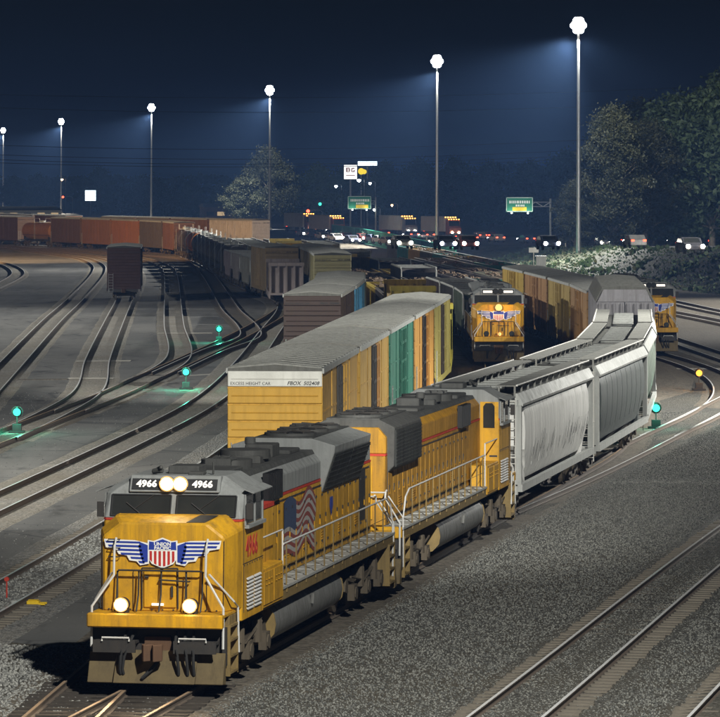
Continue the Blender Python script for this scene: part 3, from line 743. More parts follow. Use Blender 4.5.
    u = MB(); u.box(-.3, .3, -h + .1, h - .1, .72, 1.0); u.build('centre_sill', 'black_metal', root)
    bogies(root, h - 2.0); couplers(root, h); root.scale = (1, 1, .93)
    return root
# ---- autorack
def make_autorack(L=25.5, top=5.5):
    h = L / 2; root = empty('autorack'); W2 = 1.5
    prof = [(-W2, 1.0), (W2, 1.0), (W2, top - .75), (1.15, top - .08), (.3, top), (-.3, top), (-1.15, top - .08), (-W2, top - .75)]
    b = MB(); b.prism(prof, 'y', -h + .1, h - .1); body = b.build('body', 'car_paint', root)
    rb = MB()
    for k in range(17):
        y = -h + .3 + (L - .6) * k / 16
        for sx in (-1, 1):
            rb.box(min(sx * W2, sx * (W2 + .06)), max(sx * W2, sx * (W2 + .06)), y - .06, y + .06, 1.0, top - .78)
    for sx in (-1, 1):
        for z in (1.05, 2.5, 3.6, top - .8):
            rb.box(min(sx * W2, sx * (W2 + .04)), max(sx * W2, sx * (W2 + .04)), -h + .15, h - .15, z - .05, z + .05)
    tag(rb.build('side_rib', 'car_paint', body), kind='stuff')
    rf = MB(); off = .03
    rf.prism([(-W2 - off, top - .75), (-1.15 - off, top - .08 + off), (-.3, top + off), (.3, top + off), (1.15 + off, top - .08 + off), (W2 + off, top - .75), (W2 - .02, top - .8), (1.1, top - .15), (-1.1, top - .15), (-W2 + .02, top - .8)], 'y', -h + .05, h - .05)
    for k in range(16):
        y = -h + .4 + (L - .8) * k / 15
        rf.prism([(-1.15, top - .02), (-.3, top + .06), (.3, top + .06), (1.15, top - .02), (1.1, top - .1), (-1.1, top - .1)], 'y', y - .04, y + .04)
    rf.build('roof', 'car_roof', root)
    for sy in (-1, 1):
        for x0, x1 in ((-1.44, -.02), (.02, 1.44)):
            d = MB(); y = sy * h
            hh = top - .8
            d.box(x0, x1, min(y, y - sy * .1), max(y, y - sy * .1), 1.1, hh)
            for k in range(4):
                xx = x0 + .15 + (x1 - x0 - .3) * k / 3
                d.box(xx - .03, xx + .03, min(y, y + sy * .04), max(y, y + sy * .04), 1.15, hh - .05)
            d.build('end_door', 'car_paint', root)
        g = MB(); y = sy * (h - .02); g.prism([(-1.42, top - .78), (1.42, top - .78), (1.1, top - .14), (-1.1, top - .14)], 'y', min(y, y - sy * .08), max(y, y - sy * .08)); g.build('end_gable', 'car_paint', root)
    u = MB(); u.box(-1.35, 1.35, -h + .1, h - .1, .75, 1.0); u.build('underframe', 'black_metal', root)
    bogies(root, h - 2.8); couplers(root, h)
    return root
# ---- tank car
def make_tank(L=15.0):
    h = L / 2; root = empty('tank_car'); rr = 1.42; cz = 2.55; N = 18
    def ring(y, r):
        return [(math.cos(2 * math.pi * i / N) * r, y, cz + math.sin(2 * math.pi * i / N) * r) for i in range(N)]
    b = MB(); e = h - .9
    b.loft([ring(-e - .32, .25), ring(-e - .22, .9), ring(-e, rr), ring(e, rr), ring(e + .22, .9), ring(e + .32, .25)]); b.build('tank', 'car_paint', root, smooth=True)
    for k in (-.5, 0, .5):
        s = MB(); s.loft([ring(k * e - .04, rr + .015), ring(k * e + .04, rr + .015)]); s.build('band', 'car_paint', root)
    d = MB(); d.tube([(0, 0, 3.85), (0, 0, 4.3)], .5, 12); d.tube([(0, 0, 4.3), (0, 0, 4.36)], .56, 12); d.build('dome', 'galvanized', root)
    w = MB(); w.box(-1.0, 1.0, -1.3, 1.3, 4.02, 4.07)
    for sx in (-1, 1):
        for yy in (-1.3, 1.3):
            w.tube([(sx, yy, 4.05), (sx, yy, 4.7)], .025, 4)
        w.tube([(sx, -1.3, 4.7), (sx, 1.3, 4.7)], .025, 4)
    w.build('platform', 'white_paint', root)
    l = MB(); ladder(l, 1.46, 0, 1.1, 4.05, .45, 'x', 9); ladder(l, -1.46, 0, 1.1, 4.05, .45, 'x', 9); l.build('ladder', 'galvanized', root)
    u = MB(); u.box(-.35, .35, -h + .1, h - .1, .8, 1.12); u.box(-1.35, 1.35, -h + .1, -h + .7, 1.0, 1.1); u.box(-1.35, 1.35, h - .7, h - .1, 1.0, 1.1)
    for yy in (-e + .5, e - .5):
        u.box(-1.1, 1.1, yy - .35, yy + .35, 1.1, 1.7)
    for sx in (-1, 1):
        u.tube([(sx * 1.3, -h + .15, 1.9), (sx * 1.3, h - .15, 1.9)], .03, 4)
    u.build('underframe', 'black_metal', root)
    bogies(root, h - 1.9); couplers(root, h)
    return root
# ---- gondola with a heap of load
def make_gondola(L=16.0, top=2.75, load='scrap', seed=1):
    h = L / 2; root = empty('gondola'); W2 = 1.5
    b = MB()
    for sx in (-1, 1):
        b.box(min(sx * W2, sx * (W2 - .08)), max(sx * W2, sx * (W2 - .08)), -h + .1, h - .1, 1.0, top)
    for sy in (-1, 1):
        b.box(-W2, W2, min(sy * (h - .1), sy * (h - .18)), max(sy * (h - .1), sy * (h - .18)), 1.0, top)
    b.box(-W2 + .08, W2 - .08, -h + .18, h - .18, 1.0, 1.1)
    body = b.build('body', 'car_paint', root)
    r = MB()
    for k in range(13):
        y = -h + .2 + (L - .4) * k / 12
        for sx in (-1, 1):
            r.box(min(sx * W2, sx * (W2 + .09)), max(sx * W2, sx * (W2 + .09)), y - .07, y + .07, 1.0, top - .1)
    tag(r.build('side_rib', 'car_paint', body), kind='stuff')
    rim = MB()
    for sx in (-1, 1):
        rim.box(min(sx * (W2 - .1), sx * (W2 + .1)), max(sx * (W2 - .1), sx * (W2 + .1)), -h + .08, h - .08, top, top + .09)
    for sy in (-1, 1):
        rim.box(-W2 + .1, W2 - .1, min(sy * (h - .08), sy * (h - .2)), max(sy * (h - .08), sy * (h - .2)), top, top + .09)
    rim.build('top_rim', 'car_paint', root)
    rnd = random.Random(seed); ldm = MB()
    for k in range(70):
        x, y = rnd.uniform(-1.1, 1.1), rnd.uniform(-h + .8, h - .8); z = 1.9 + .7 * (1 - abs(x) / 1.4) + rnd.uniform(-.3, .25); s_ = rnd.uniform(.2, .6)
        a = rnd.uniform(0, 3); ca, sa = math.cos(a) * s_, math.sin(a) * s_
        ldm.loft([[(x + ca, y + sa, z - .5), (x - sa, y + ca, z - .5), (x - ca, y - sa, z - .5), (x + sa, y - ca, z - .5)], [(x + ca * .5, y + sa * .5, z + .2), (x - sa * .6, y + ca * .6, z + .3), (x - ca * .5, y - sa * .5, z + .15), (x + sa * .6, y - ca * .6, z + .25)]])
    tag(ldm.build('load', load, root), kind='stuff')
    u = MB(); u.box(-.35, .35, -h + .1, h - .1, .72, 1.0); u.build('centre_sill', 'black_metal', root)
    bogies(root, h - 2.0); couplers(root, h)
    return root
# ---- bulkhead flat car
def make_bulkhead_flat(L=18.5, loaded=True):
    h = L / 2; root = empty('bulkhead_flatcar')
    d = MB(); d.box(-1.5, 1.5, -h + .1, h - .1, 1.0, 1.2); d.box(-1.52, -1.42, -h + .1, h - .1, .7, 1.22); d.box(1.42, 1.52, -h + .1, h - .1, .7, 1.22); d.build('deck', 'car_paint', root)
    for sy in (-1, 1):
        b = MB(); y = sy * (h - .7)
        b.box(-1.5, 1.5, min(y, y + sy * .1), max(y, y + sy * .1), 1.2, 3.7)
        for x in (-1.4, -.7, 0, .7, 1.4):
            b.box(x - .08, x + .08, min(y, y + sy * .35), max(y, y + sy * .35), 1.2, 3.6)
        b.box(-1.55, 1.55, min(y - sy * .05, y + sy * .4), max(y - sy * .05, y + sy * .4), 3.55, 3.85); b.build('bulkhead', 'car_paint', root)
    if loaded:
        for k in range(6):
            y0 = -h + 1.2 + (L - 2.4) * k / 6; s_ = MB()
            for i in range(2):
                s_.box(-1.3, 1.3, y0 + .08, y0 + (L - 2.4) / 6 - .08, 1.25 + .85 * i, 2.05 + .85 * i)
            s_.build('load_bundle', 'load_wood', root)
    bogies(root, h - 2.0); couplers(root, h)
    return root
# ---- open hopper with arched ends
def make_open_hopper(L=14.5, top=3.6):
    h = L / 2; root = empty('open_hopper'); W2 = 1.5
    b = MB()
    for sx in (-1, 1):
        pts = [(-h + .15, 2.0), (-h + .15, top - .35), (-h + .6, top), (h - .6, top), (h - .15, top - .35), (h - .15, 2.0), (h - 2.4, .95), (-h + 2.4, .95)]
        b.prism(pts, 'x', min(sx * W2, sx * (W2 - .07)), max(sx * W2, sx * (W2 - .07)))
    for sy in (-1, 1):
        b.prism([(sy * (h - .2), top - .4), (sy * (h - .12), top - .4), (sy * (h - 2.4), 1.0), (sy * (h - 2.5), 1.0)], 'x', -W2 + .07, W2 - .07)
    body = b.build('body', 'car_paint', root)
    r = MB()
    for k in range(10):
        y = -h + .6 + (L - 1.2) * k / 9
        for sx in (-1, 1):
            r.box(min(sx * W2, sx * (W2 + .1)), max(sx * W2, sx * (W2 + .1)), y - .06, y + .06, 1.1 if abs(y) < h - 2.4 else 1.9, top - .05)
    tag(r.build('side_rib', 'car_paint', body), kind='stuff')
    rim = MB()
    for sx in (-1, 1):
        rim.tube([(sx * W2, -h + .15, 2.2), (sx * W2, -h + .15, top - .3), (sx * W2, -h + .6, top + .02), (sx * W2, h - .6, top + .02), (sx * W2, h - .15, top - .3), (sx * W2, h - .15, 2.2)], .075, 6)
    for k in range(4):
        y = -h + 2 + (L - 4) * k / 3; rim.tube([(-W2, y, top - .05), (W2, y, top - .05)], .06, 5)
    rim.build('top_rim', 'galvanized', root)
    u = MB(); u.box(-.4, .4, -h + .1, h - .1, .72, 1.0)
    for sy in (-1, 1):
        u.box(-1.4, 1.4, min(sy * (h - .1), sy * (h - .3)), max(sy * (h - .1), sy * (h - .3)), .9, 1.15); u.box(-1.3, -1.15, min(sy * (h - .2), sy * (h - .35)), max(sy * (h - .2), sy * (h - .35)), 1.1, top - .5); u.box(1.15, 1.3, min(sy * (h - .2), sy * (h - .35)), max(sy * (h - .2), sy * (h - .35)), 1.1, top - .5)
    u.build('underframe', 'black_metal', root)
    bogies(root, h - 1.9); couplers(root, h)
    return root
# ---------------------------------------------------------------- road engine (front at -y)
def make_engine(rad=(3.0, 8.0), flare=.32, hood_top=4.5, cabinet=True, hood='loco_yellow', upper='loco_grey'):
    root = empty('diesel_engine')
    # frame, walkway
    m = MB(); m.box(-1.5, 1.5, -10.2, 10.3, 1.38, 1.66); m.build('frame', 'loco_grime_yellow', root, bevel=.02)
    dk = MB()
    for sx in (-1, 1):
        dk.box(min(sx * .9, sx * 1.53), max(sx * .9, sx * 1.53), -6.8, 10.45, 1.662, 1.72)
        for k in range(14):
            y = -6.2 + k * 1.2; dk.box(min(sx * .96, sx * 1.5), max(sx * .96, sx * 1.5), y, y + .05, 1.72, 1.735)
    dk.build('walkway', 'galvanized', root)
    dk = MB(); dk.box(-1.5, 1.5, -10.75, -9.2, 1.664, 1.72); dk.build('front_platform', 'loco_yellow', root)
    for y0, y1 in ((-10.95, -10.72), (10.35, 10.6)):
        lip = MB(); lip.box(-1.5, 1.5, y0, y1, 1.42, 1.74); lip.build('anticlimber', 'loco_yellow', root, bevel=.03)
    # pilots
    for sy in (-1, 1):
        p = MB(); Y = lambda v: sy * v
        p.prism([(Y(10.55), .13), (Y(10.9), .17), (Y(10.62), .85), (Y(10.55), .85)], 'x', -1.5, 1.5)
        p.prism([(Y(10.9), .17), (Y(11.02), .18), (Y(10.62), .9), (Y(10.55), .85)], 'x', -.9, .9)
        p.build('snow_plow', 'plow_paint', root, bevel=.015)
        e = MB(); e.box(-1.5, 1.5, min(Y(10.4), Y(10.52)), max(Y(10.4), Y(10.52)), .55, 1.42); e.build('pilot_plate', 'black_metal', root)
        for sx in (-1, 1):
            s = MB()
            s.box(min(sx * .42, sx * 1.36), max(sx * .42, sx * 1.36), min(Y(10.56), Y(10.9)), max(Y(10.56), Y(10.9)), 1.06, 1.12)
            s.box(min(sx * .42, sx * 1.36), max(sx * .42, sx * 1.36), min(Y(10.88), Y(10.94)), max(Y(10.88), Y(10.94)), .86, 1.14); s.build('drop_step', 'black_metal', root)
            s = MB(); s.tube([(sx * .55, Y(10.97), 1.12), (sx * .55, Y(10.97), 1.2), (sx * 1.15, Y(10.97), 1.2), (sx * 1.15, Y(10.97), 1.12)], .022, 5); s.build('step_rail', 'rail_white', root)
            st = MB()
            for z in (.35, .72, 1.08, 1.4):
                st.box(min(sx * 1.18, sx * 1.56), max(sx * 1.18, sx * 1.56), min(Y(9.55), Y(10.3)), max(Y(9.55), Y(10.3)), z, z + .05)
            st.box(min(sx * 1.14, sx * 1.18), max(sx * 1.14, sx * 1.18), min(Y(9.5), Y(10.35)), max(Y(9.5), Y(10.35)), .3, 1.45)
            for yy in (9.5, 10.3):
                st.box(min(sx * 1.18, sx * 1.55), max(sx * 1.18, sx * 1.55), min(Y(yy), Y(yy + .05)), max(Y(yy), Y(yy + .05)), .3, 1.45)
            st.build('corner_steps', 'loco_grime_yellow', root)
        cp = MB(); cp.box(-.12, .12, min(Y(10.4), Y(10.95)), max(Y(10.4), Y(10.95)), .78, 1.02)
        cp.prism([(-.2, Y(10.9)), (.18, Y(10.9)), (.22, Y(11.1)), (.06, Y(11.3)), (0, Y(11.1)), (-.16, Y(11.26)), (-.24, Y(11.1))], 'z', .70, 1.08); cp.box(-.3, .3, min(Y(10.53), Y(10.6)), max(Y(10.53), Y(10.6)), .66, 1.2)
        cp.build('coupler', 'rust_steel', root, bevel=.015)
        h = MB()
        for x, d in ((-.5, -.15), (.42, .1), (.62, .1), (-.68, -.05), (.82, .05)):
            h.tube([(x, Y(10.6), 1.32), (x + d * .3, Y(10.85), 1.12), (x + d, Y(10.98), .8), (x + d * 1.3, Y(10.98), .5), (x + d * 1.2, Y(10.93), .38)], .035, 6)
        h.tube([(.1, Y(10.6), .72), (-.05, Y(11.0), .5), (-.25, Y(11.02), .3)], .04, 6)
        h.build('air_hose', 'rubber', root, smooth=True)
    # nose
    def pent(hw, hc, z0, zc, zt, y0, yt):
        return [(-hw, y0, z0), (hw, y0, z0), (hw + .02, y0 + (yt - y0) * .75, zc), (hc, yt, zt), (-hc, yt, zt), (-hw - .02, y0 + (yt - y0) * .75, zc)]
    n = MB(); n.loft([pent(1.33, .95, 1.70, 3.40, 3.72, -10.12, -10.06), pent(1.52, 1.18, 1.70, 3.52, 3.84, -9.55, -9.5), pent(1.55, 1.25, 1.70, 3.55, 3.86, -9.05, -9.05)])
    n.build('nose', 'loco_yellow', root, bevel=.04)
    dr = MB(); dr.box(-.42, .30, -10.16, -10.1, 1.80, 2.66); dr.build('nose_door', 'loco_yellow', root, bevel=.02)
    dg = MB()
    for a, b in (((-.46, -10.15, 1.78), (-.46, -10.15, 2.70)), ((.34, -10.15, 1.78), (.34, -10.15, 2.70)), ((-.46, -10.15, 2.70), (.34, -10.15, 2.70))):
        dg.tube([a, b], .018, 4)
    dg.tube([(.22, -10.2, 2.05), (.22, -10.2, 2.3)], .03, 5); dg.tube([(-.38, -10.2, 2.5), (-.3, -10.2, 2.5)], .03, 5)
    dg.build('door_seal', 'black_metal', root)
    g = MB()
    g.tube([(-.98, -10.2, 2.62), (-.95, -10.3, 2.66), (.88, -10.3, 2.66), (.92, -10.2, 2.62)], .022, 5)
    g.tube([(-.05, -10.2, 2.45), (-.05, -10.27, 2.45), (.62, -10.27, 2.42), (.62, -10.2, 2.42)], .02, 5)
    for x in (-.98, .92, -.5, .55, 0.0):
        g.tube([(x, -10.25, 2.64), (x, -10.3, 2.1), (x, -10.5, 1.75)], .02, 5)
    for k in range(3):
        z = 2.95 + k * .2; g.tube([(-1.2, -10.14, z), (-1.2, -10.2, z), (-.95, -10.2, z), (-.95, -10.14, z)], .014, 4)
    g.build('grab_iron', 'black_metal', root)
    lb = MB(); lb.box(-.22, .04, -10.24, -10.2, 1.86, 1.91); lb.build('step_light', 'board_glow', root)
    nt_ = MB(); nt_.slab([(.5, -10.0, 3.735), (.9, -9.98, 3.735), (1.1, -9.5, 3.862), (.7, -9.5, 3.862)], (0, -.2, 1), .012); nt_.build('tread_plate', 'black_metal', root)
    # cab
    def hexr(hx, y0, y1, ch, z):
        return [(-hx + ch, y0, z), (hx - ch, y0, z), (hx, y0 + ch * .9, z), (hx, y1, z), (-hx, y1, z), (-hx, y0 + ch * .9, z)]
    c = MB(); c.loft([hexr(1.56, -9.18, -6.9, .05, 1.42), hexr(1.56, -9.18, -6.9, .05, 3.70)]); c.build('cab_lower', 'loco_yellow', root, bevel=.015)
    c = MB(); c.loft([hexr(1.562, -9.19, -6.89, .06, 3.702), hexr(1.562, -9.19, -6.89, .06, 3.75)]); c.build('red_stripe', 'red_paint', root)
    c = MB(); c.loft([hexr(1.56, -9.18, -6.9, .05, 3.752), hexr(1.555, -8.98, -6.9, .12, 4.30), hexr(1.50, -8.90, -6.9, .2, 4.42), hexr(1.05, -8.72, -6.9, .2, 4.70)]); c.build('cab_upper', 'loco_grey', root, bevel=.015)
    # roof equipment on the cab
    rf = MB(); rf.box(-.35, .35, -8.1, -7.3, 4.70, 4.88); rf.tube([(.7, -8.2, 4.7), (.7, -8.2, 5.0)], .03, 5); rf.tube([(-.6, -8.5, 4.78), (-.35, -8.65, 4.82)], .07, 8); rf.tube([(-.6, -8.3, 4.78), (-.35, -8.75, 4.9)], .05, 8); rf.box(.2, .55, -8.55, -8.2, 4.70, 4.78); rf.build('roof_gear', 'roof_dark', root, bevel=.02)
    # windshields: two panes between posts, leaning back with the cab front
    def fr(x, z, o=0):
        t = (z - 3.752) / (4.30 - 3.752); return (x, -9.18 + .2 * t - o, z)
    for x0, x1 in ((-1.40, -.07), (.07, 1.40)):
        w = MB(); w.slab([fr(x0, 3.80), fr(x1, 3.80), fr(x1, 4.27), fr(x0, 4.27)], (0, -1, .36), .012); wo = w.build('windshield', 'cab_glass', root)
        gk = MB(); P = [fr(x0, 3.80, .014), fr(x1, 3.80, .014), fr(x1, 4.27, .014), fr(x0, 4.27, .014), fr(x0, 3.80, .014)]
        for a, b in zip(P[:-1], P[1:]):
            gk.tube([a, b], .022, 4)
        gk.build('gasket', 'rubber', wo)
        wp = MB(); xm = (x0 + x1) / 2; wp.tube([fr(xm + .3, 4.29, .03), fr(xm - .15, 3.95, .035)], .012, 4); wp.tube([fr(xm - .33, 4.1, .035), fr(xm + .05, 3.82, .035)], .014, 4); wp.build('wiper', 'black_metal', wo)
    # number boards and headlamp above the windshields
    hb = MB(); hb.prism([(-9.04, 4.34), (-8.8, 4.34), (-8.62, 4.72), (-8.86, 4.72)], 'x', -1.02, 1.02); hb.build('number_housing', 'loco_grey', root, bevel=.02)
    for sx in (-1, 1):
        b = MB(); x0, x1 = sorted((sx * .28, sx * .96)); b.slab([(x0, -9.025, 4.40), (x1, -9.025, 4.40), (x1, -8.905, 4.64), (x0, -8.905, 4.64)], (0, -1, .48), .012); b.build('number_board', 'black_print', root)
        l = MB(); disc(l, (sx * .15, -9.0, 4.54), (0, 1, 0), .16, .16, 16); h = l.build('headlight', 'steel', root, smooth=True)
        l = MB(); disc(l, (sx * .15, -9.085, 4.54), (0, 1, 0), .14, .03, 16); l.build('lens', 'headlamp', h)
        l = MB(); l.tube([(sx * .15 + math.cos(i * math.pi / 10) * .155, -9.085, 4.54 + math.sin(i * math.pi / 10) * .155) for i in range(21)], .022, 5); l.build('glare_ring', 'glare_ring', h)  # emissive ring standing in for the headlight's warm glare
        l = MB(); disc(l, (sx * .76, -10.72, 1.93), (0, 1, 0), .155, .22, 16); l.box(sx * .76 - .12, sx * .76 + .12, -10.72, -10.55, 1.72, 1.9); h = l.build('ditch_light', 'black_metal', root, smooth=True)
        l = MB(); disc(l, (sx * .76, -10.845, 1.93), (0, 1, 0), .135, .03, 16); l.build('lens', 'ditch_lamp', h)
        l = MB(); l.tube([(sx * .76 + math.cos(i * math.pi / 10) * .148, -10.845, 1.93 + math.sin(i * math.pi / 10) * .148) for i in range(21)], .02, 5); l.build('glare_ring', 'glare_ring', h)  # emissive ring standing in for the ditch light's glare
        # cab side: window, sunshade, lower louvres, mirror
        X = sx * 1.56
        w = MB(); w.box(min(X, X + sx * .012), max(X, X + sx * .012), -8.85, -7.95, 3.62, 4.26); w.box(min(X, X + sx * .012), max(X, X + sx * .012), -7.85, -7.1, 3.62, 4.26); wo = w.build('side_window', 'cab_glass', root)
        f = MB()
        for y in (-8.88, -7.9, -7.07):
            f.box(min(X, X + sx * .035), max(X, X + sx * .035), y - .035, y + .035, 3.58, 4.30)
        f.box(min(X, X + sx * .033), max(X, X + sx * .033), -8.88, -7.07, 4.26, 4.31); f.box(min(X, X + sx * .1), max(X, X + sx * .1), -8.9, -7.05, 3.52, 3.60); f.build('frame', 'loco_grey', wo)
        f = MB(); f.slab([(X, -9.0, 4.42), (X, -6.95, 4.42), (X + sx * .22, -6.95, 4.33), (X + sx * .22, -9.0, 4.33)], (0, 0, 1), .02); f.build('sunshade', 'loco_grey', root)
        f = MB(); f.box(min(X + sx * .05, X + sx * .2), max(X + sx * .05, X + sx * .2), -8.98, -8.94, 3.75, 4.1); f.build('mirror', 'black_metal', root)
        for k in range(9):
            z = 1.66 + k * .085; lv = MB()
            for y0 in (-8.7, -7.9):
                lv.slab([(X, y0, z), (X, y0 + .68, z), (X + sx * .035, y0 + .68, z - .03), (X + sx * .035, y0, z - .03)], (0, 0, 1), .022)
            lv.build('louvre', 'rail_white', root)
        # battery box with its lids
        b = MB(); b.box(min(sx * 1.0, sx * 1.54), max(sx * 1.0, sx * 1.54), -6.86, -4.6, 1.44, 2.38); b.build('battery_box', 'loco_yellow', root, bevel=.02)
        for y0 in (-6.78, -5.68):
            b = MB(); b.box(min(sx * 1.54, sx * 1.565), max(sx * 1.54, sx * 1.565), y0, y0 + 1.0, 1.52, 2.30)
            for q in range(3):
                b.box(min(sx * 1.565, sx * 1.59), max(sx * 1.565, sx * 1.59), y0 + .15 + q * .28, y0 + .27 + q * .28, 2.1, 2.13); b.box(min(sx * 1.565, sx * 1.59), max(sx * 1.565, sx * 1.59), y0 + .15 + q * .28, y0 + .27 + q * .28, 1.98, 2.01)
            b.build('battery_lid', 'white_paint' if False else 'loco_yellow', root, bevel=.01)
        # tall cabinet behind the cab
        if not cabinet:
            continue
        b = MB(); b.box(min(sx * .9, sx * 1.22), max(sx * .9, sx * 1.22), -6.88, -4.15, 1.74, 3.66); b.build('equipment_cabinet', 'loco_yellow', root, bevel=.02)
        b = MB(); b.box(min(sx * .9, sx * 1.24), max(sx * .9, sx * 1.24), -6.87, -4.12, 3.662, 3.76); b.build('red_stripe', 'red_paint', root)
    # cab rear windows beside the hood
    for sx in (-1, 1):
        w = MB(); w.box(min(sx * .96, sx * 1.54), max(sx * .96, sx * 1.54), -6.9, -6.885, 1.8, 4.3); w.build('rear_wall', 'loco_yellow', root)
        w = MB(); w.prism([(sx * 1.06, 3.45), (sx * 1.42, 3.45), (sx * 1.42, 4.15), (sx * 1.34, 4.26), (sx * 1.14, 4.26), (sx * 1.06, 4.15)], 'y', -6.9, -6.87); w.build('rear_window', 'cab_glass', root)
    w = MB()
    for sx in (-1, 1):
        for yz in (2.0, 2.25, 2.5):
            w.box(min(sx * 1.25, sx * 1.5), max(sx * 1.25, sx * 1.5), -6.9, -6.88, yz, yz + .06)
    w.build('rear_vent', 'black_metal', root)
    # long hood
    hd = MB(); hd.box(-.95, .95, -6.9, 10.0, 1.725, 3.70); hd.build('hood_lower', hood, root, bevel=.02)
    hd = MB(); hd.box(-.955, .955, -6.89, 9.99, 3.702, 3.76); hd.build('red_stripe', 'red_paint', root)
    hd = MB(); hd.prism([(-.95, 3.762), (.95, 3.762), (.95, 4.22), (.72, hood_top), (-.72, hood_top), (-.95, 4.22)], 'y', -6.85, 9.9); hd.build('hood_upper', upper, root, bevel=.02)
    hd = MB(); hd.prism([(-.80, hood_top - .085), (.80, hood_top - .085), (.74, hood_top + .02), (-.74, hood_top + .02)], 'y', -6.8, a_ - .02 if (a_ := rad[0]) else 0); hd.build('roof_skin', 'roof_dark', root)
    k = 0; y = -4.0
    while y < 9.6:
        for sx in (-1, 1):
            d = MB(); d.box(min(sx * .95, sx * .975), max(sx * .95, sx * .975), y + .03, y + .72, 1.95, 3.55)
            d.tube([(sx * .99, y + .62, 2.6), (sx * .99, y + .62, 2.75)], .018, 4)
            if k % 3 == 0:
                for q in range(5):
                    d.box(min(sx * .975, sx * .99), max(sx * .975, sx * .99), y + .12, y + .6, 2.1 + q * .07, 2.13 + q * .07)
            d.build('hood_door', hood, root)
        y += .76; k += 1
    for sx in (-1, 1):
        gr = MB(); gr.box(min(sx * .95, sx * 1.10), max(sx * .95, sx * 1.10), -4.05, -2.45, 3.72, 4.42)
        for q in range(9):
            gr.box(min(sx * 1.10, sx * 1.12), max(sx * 1.10, sx * 1.12), -4.0 + q * .18, -3.96 + q * .18, 3.75, 4.4)
        gr.build('intake_grille', 'grille', root)
    for sx in (-1, 1):
        q = MB(); y = -4.0
        while y < 9.9:
            q.box(min(sx * .95, sx * .968), max(sx * .95, sx * .968), y - .022, y + .022, 1.8, 3.62); y += .76
        for z in (1.88, 3.59):
            q.box(min(sx * .95, sx * .966), max(sx * .95, sx * .966), -4.0, 9.6, z - .02, z + .02)
        tag(q.build('door_gap', 'black_metal', root), kind='stuff')
        q = MB(); y = -3.9
        while y < 9.5:                                            # latches and hinges
            for z in (2.15, 3.35):
                q.box(min(sx * .975, sx * 1.0), max(sx * .975, sx * 1.0), y + .02, y + .12, z - .03, z + .03)
            q.box(min(sx * .975, sx * 1.0), max(sx * .975, sx * 1.0), y + .52, y + .58, 2.65, 2.85); y += .76
        tag(q.build('door_hardware', 'black_metal', root), kind='stuff')
    # seams and bolts of the nose and cab
    q = MB()
    for x in (-1.0, -.66, .54, .98):
        q.tube([(x, -10.135, 1.76), (x, -10.125, 2.62)], .008, 4)
    for k in range(11):
        x = -1.2 + k * .24; q.box(x - .015, x + .015, -10.145, -10.125, 1.74, 1.77)
    for sx in (-1, 1):
        q.tube([(sx * 1.345, -10.12, 1.72), (sx * 1.36, -10.09, 3.35)], .008, 4); q.tube([(sx * 1.565, -9.1, 2.72), (sx * 1.565, -6.95, 2.72)], .008, 4); q.tube([(sx * 1.565, -9.02, 1.6), (sx * 1.565, -9.02, 3.68)], .008, 4)
        for k in range(8):
            q.box(min(sx * 1.56, sx * 1.575), max(sx * 1.56, sx * 1.575), -8.95 + k * .27, -8.92 + k * .27, 2.66, 2.69)
    tag(q.build('seam_line', 'black_metal', root), kind='stuff')
    # radiator section
    a, b = rad; f = flare
    if f > .15:
        r = MB(); r.prism([(-.98, 3.40), (.98, 3.40), (.98 + f, 4.44), (1.0 + f, 4.62), (.72, 4.80), (-.72, 4.80), (-1.0 - f, 4.62), (-.98 - f, 4.44)], 'y', a, b); r.build('radiator_housing', 'loco_grey', root, bevel=.02)
        for sx in (-1, 1):
            for y0, y1 in ((a + .06, (a + b) / 2 - .05), ((a + b) / 2 + .05, b - .06)):
                p = MB(); p.slab([(sx * .99, y0, 3.44), (sx * .99, y1, 3.44), (sx * (.975 + f), y1, 4.40), (sx * (.975 + f), y0, 4.40)], (sx, 0, -f), .03)
                for q in range(7):
                    t = (q + .5) / 7; x = sx * (.99 + (f - .015) * t); z = 3.44 + .96 * t; p.box(min(x, x + sx * .05), max(x, x + sx * .05), y0, y1, z - .012, z + .012)
                p.build('radiator_panel', 'radiator', root)
            e = MB(); e.box(min(sx * .95, sx * .985), max(sx * .95, sx * .985), b + .1, b + 1.0, 2.2, 3.62); e.build('rear_grille', 'grille', root)
    else:
        r = MB(); r.prism([(-.95, 3.2), (.95, 3.2), (1.14, 3.4), (1.16, 4.5), (.72, 4.72), (-.72, 4.72), (-1.16, 4.5), (-1.14, 3.4)], 'y', a, b); r.build('radiator_housing', 'roof_dark', root, bevel=.02)
        for sx in (-1, 1):
            p = MB(); p.box(min(sx * 1.15, sx * 1.19), max(sx * 1.15, sx * 1.19), a + .08, b - .08, 3.38, 4.42)
            for q in range(10):
                z = 3.42 + q * .1; p.box(min(sx * 1.19, sx * 1.21), max(sx * 1.19, sx * 1.21), a + .1, b - .1, z, z + .03)
            p.build('radiator_panel', 'radiator', root)
    r = MB(); zt = 4.80 if f > .15 else 4.72; r.box(-.74, .74, a + .02, b - .02, zt, zt + .03); r.build('roof_skin', 'roof_dark', root)
    for y in (a + .9, (a + b) / 2, b - .9):
        fn = MB(); disc(fn, (0, y, 4.84 if f > .15 else 4.76), (0, 0, 1), .66, .12, 20); fn.build('radiator_fan', 'roof_dark', root, smooth=True)
        q = MB()
        for i in range(8):
            an = i * math.pi / 4; q.tube([(0, y, (4.915 if f > .15 else 4.835)), (math.cos(an) * .6, y + math.sin(an) * .6, (4.915 if f > .15 else 4.835))], .03, 4)
        q.build('fan_guard', 'black_metal', root)
    for q in ((-.6, .6, -6.4, -4.6, .14), (-.5, .5, -2.2, -.9, .2), (-.55, .55, 1.1, 2.4, .12)):
        rf = MB(); rf.box(q[0], q[1], q[2], q[3], hood_top, hood_top + q[4]); rf.build('roof_hatch', 'roof_dark', root, bevel=.03)
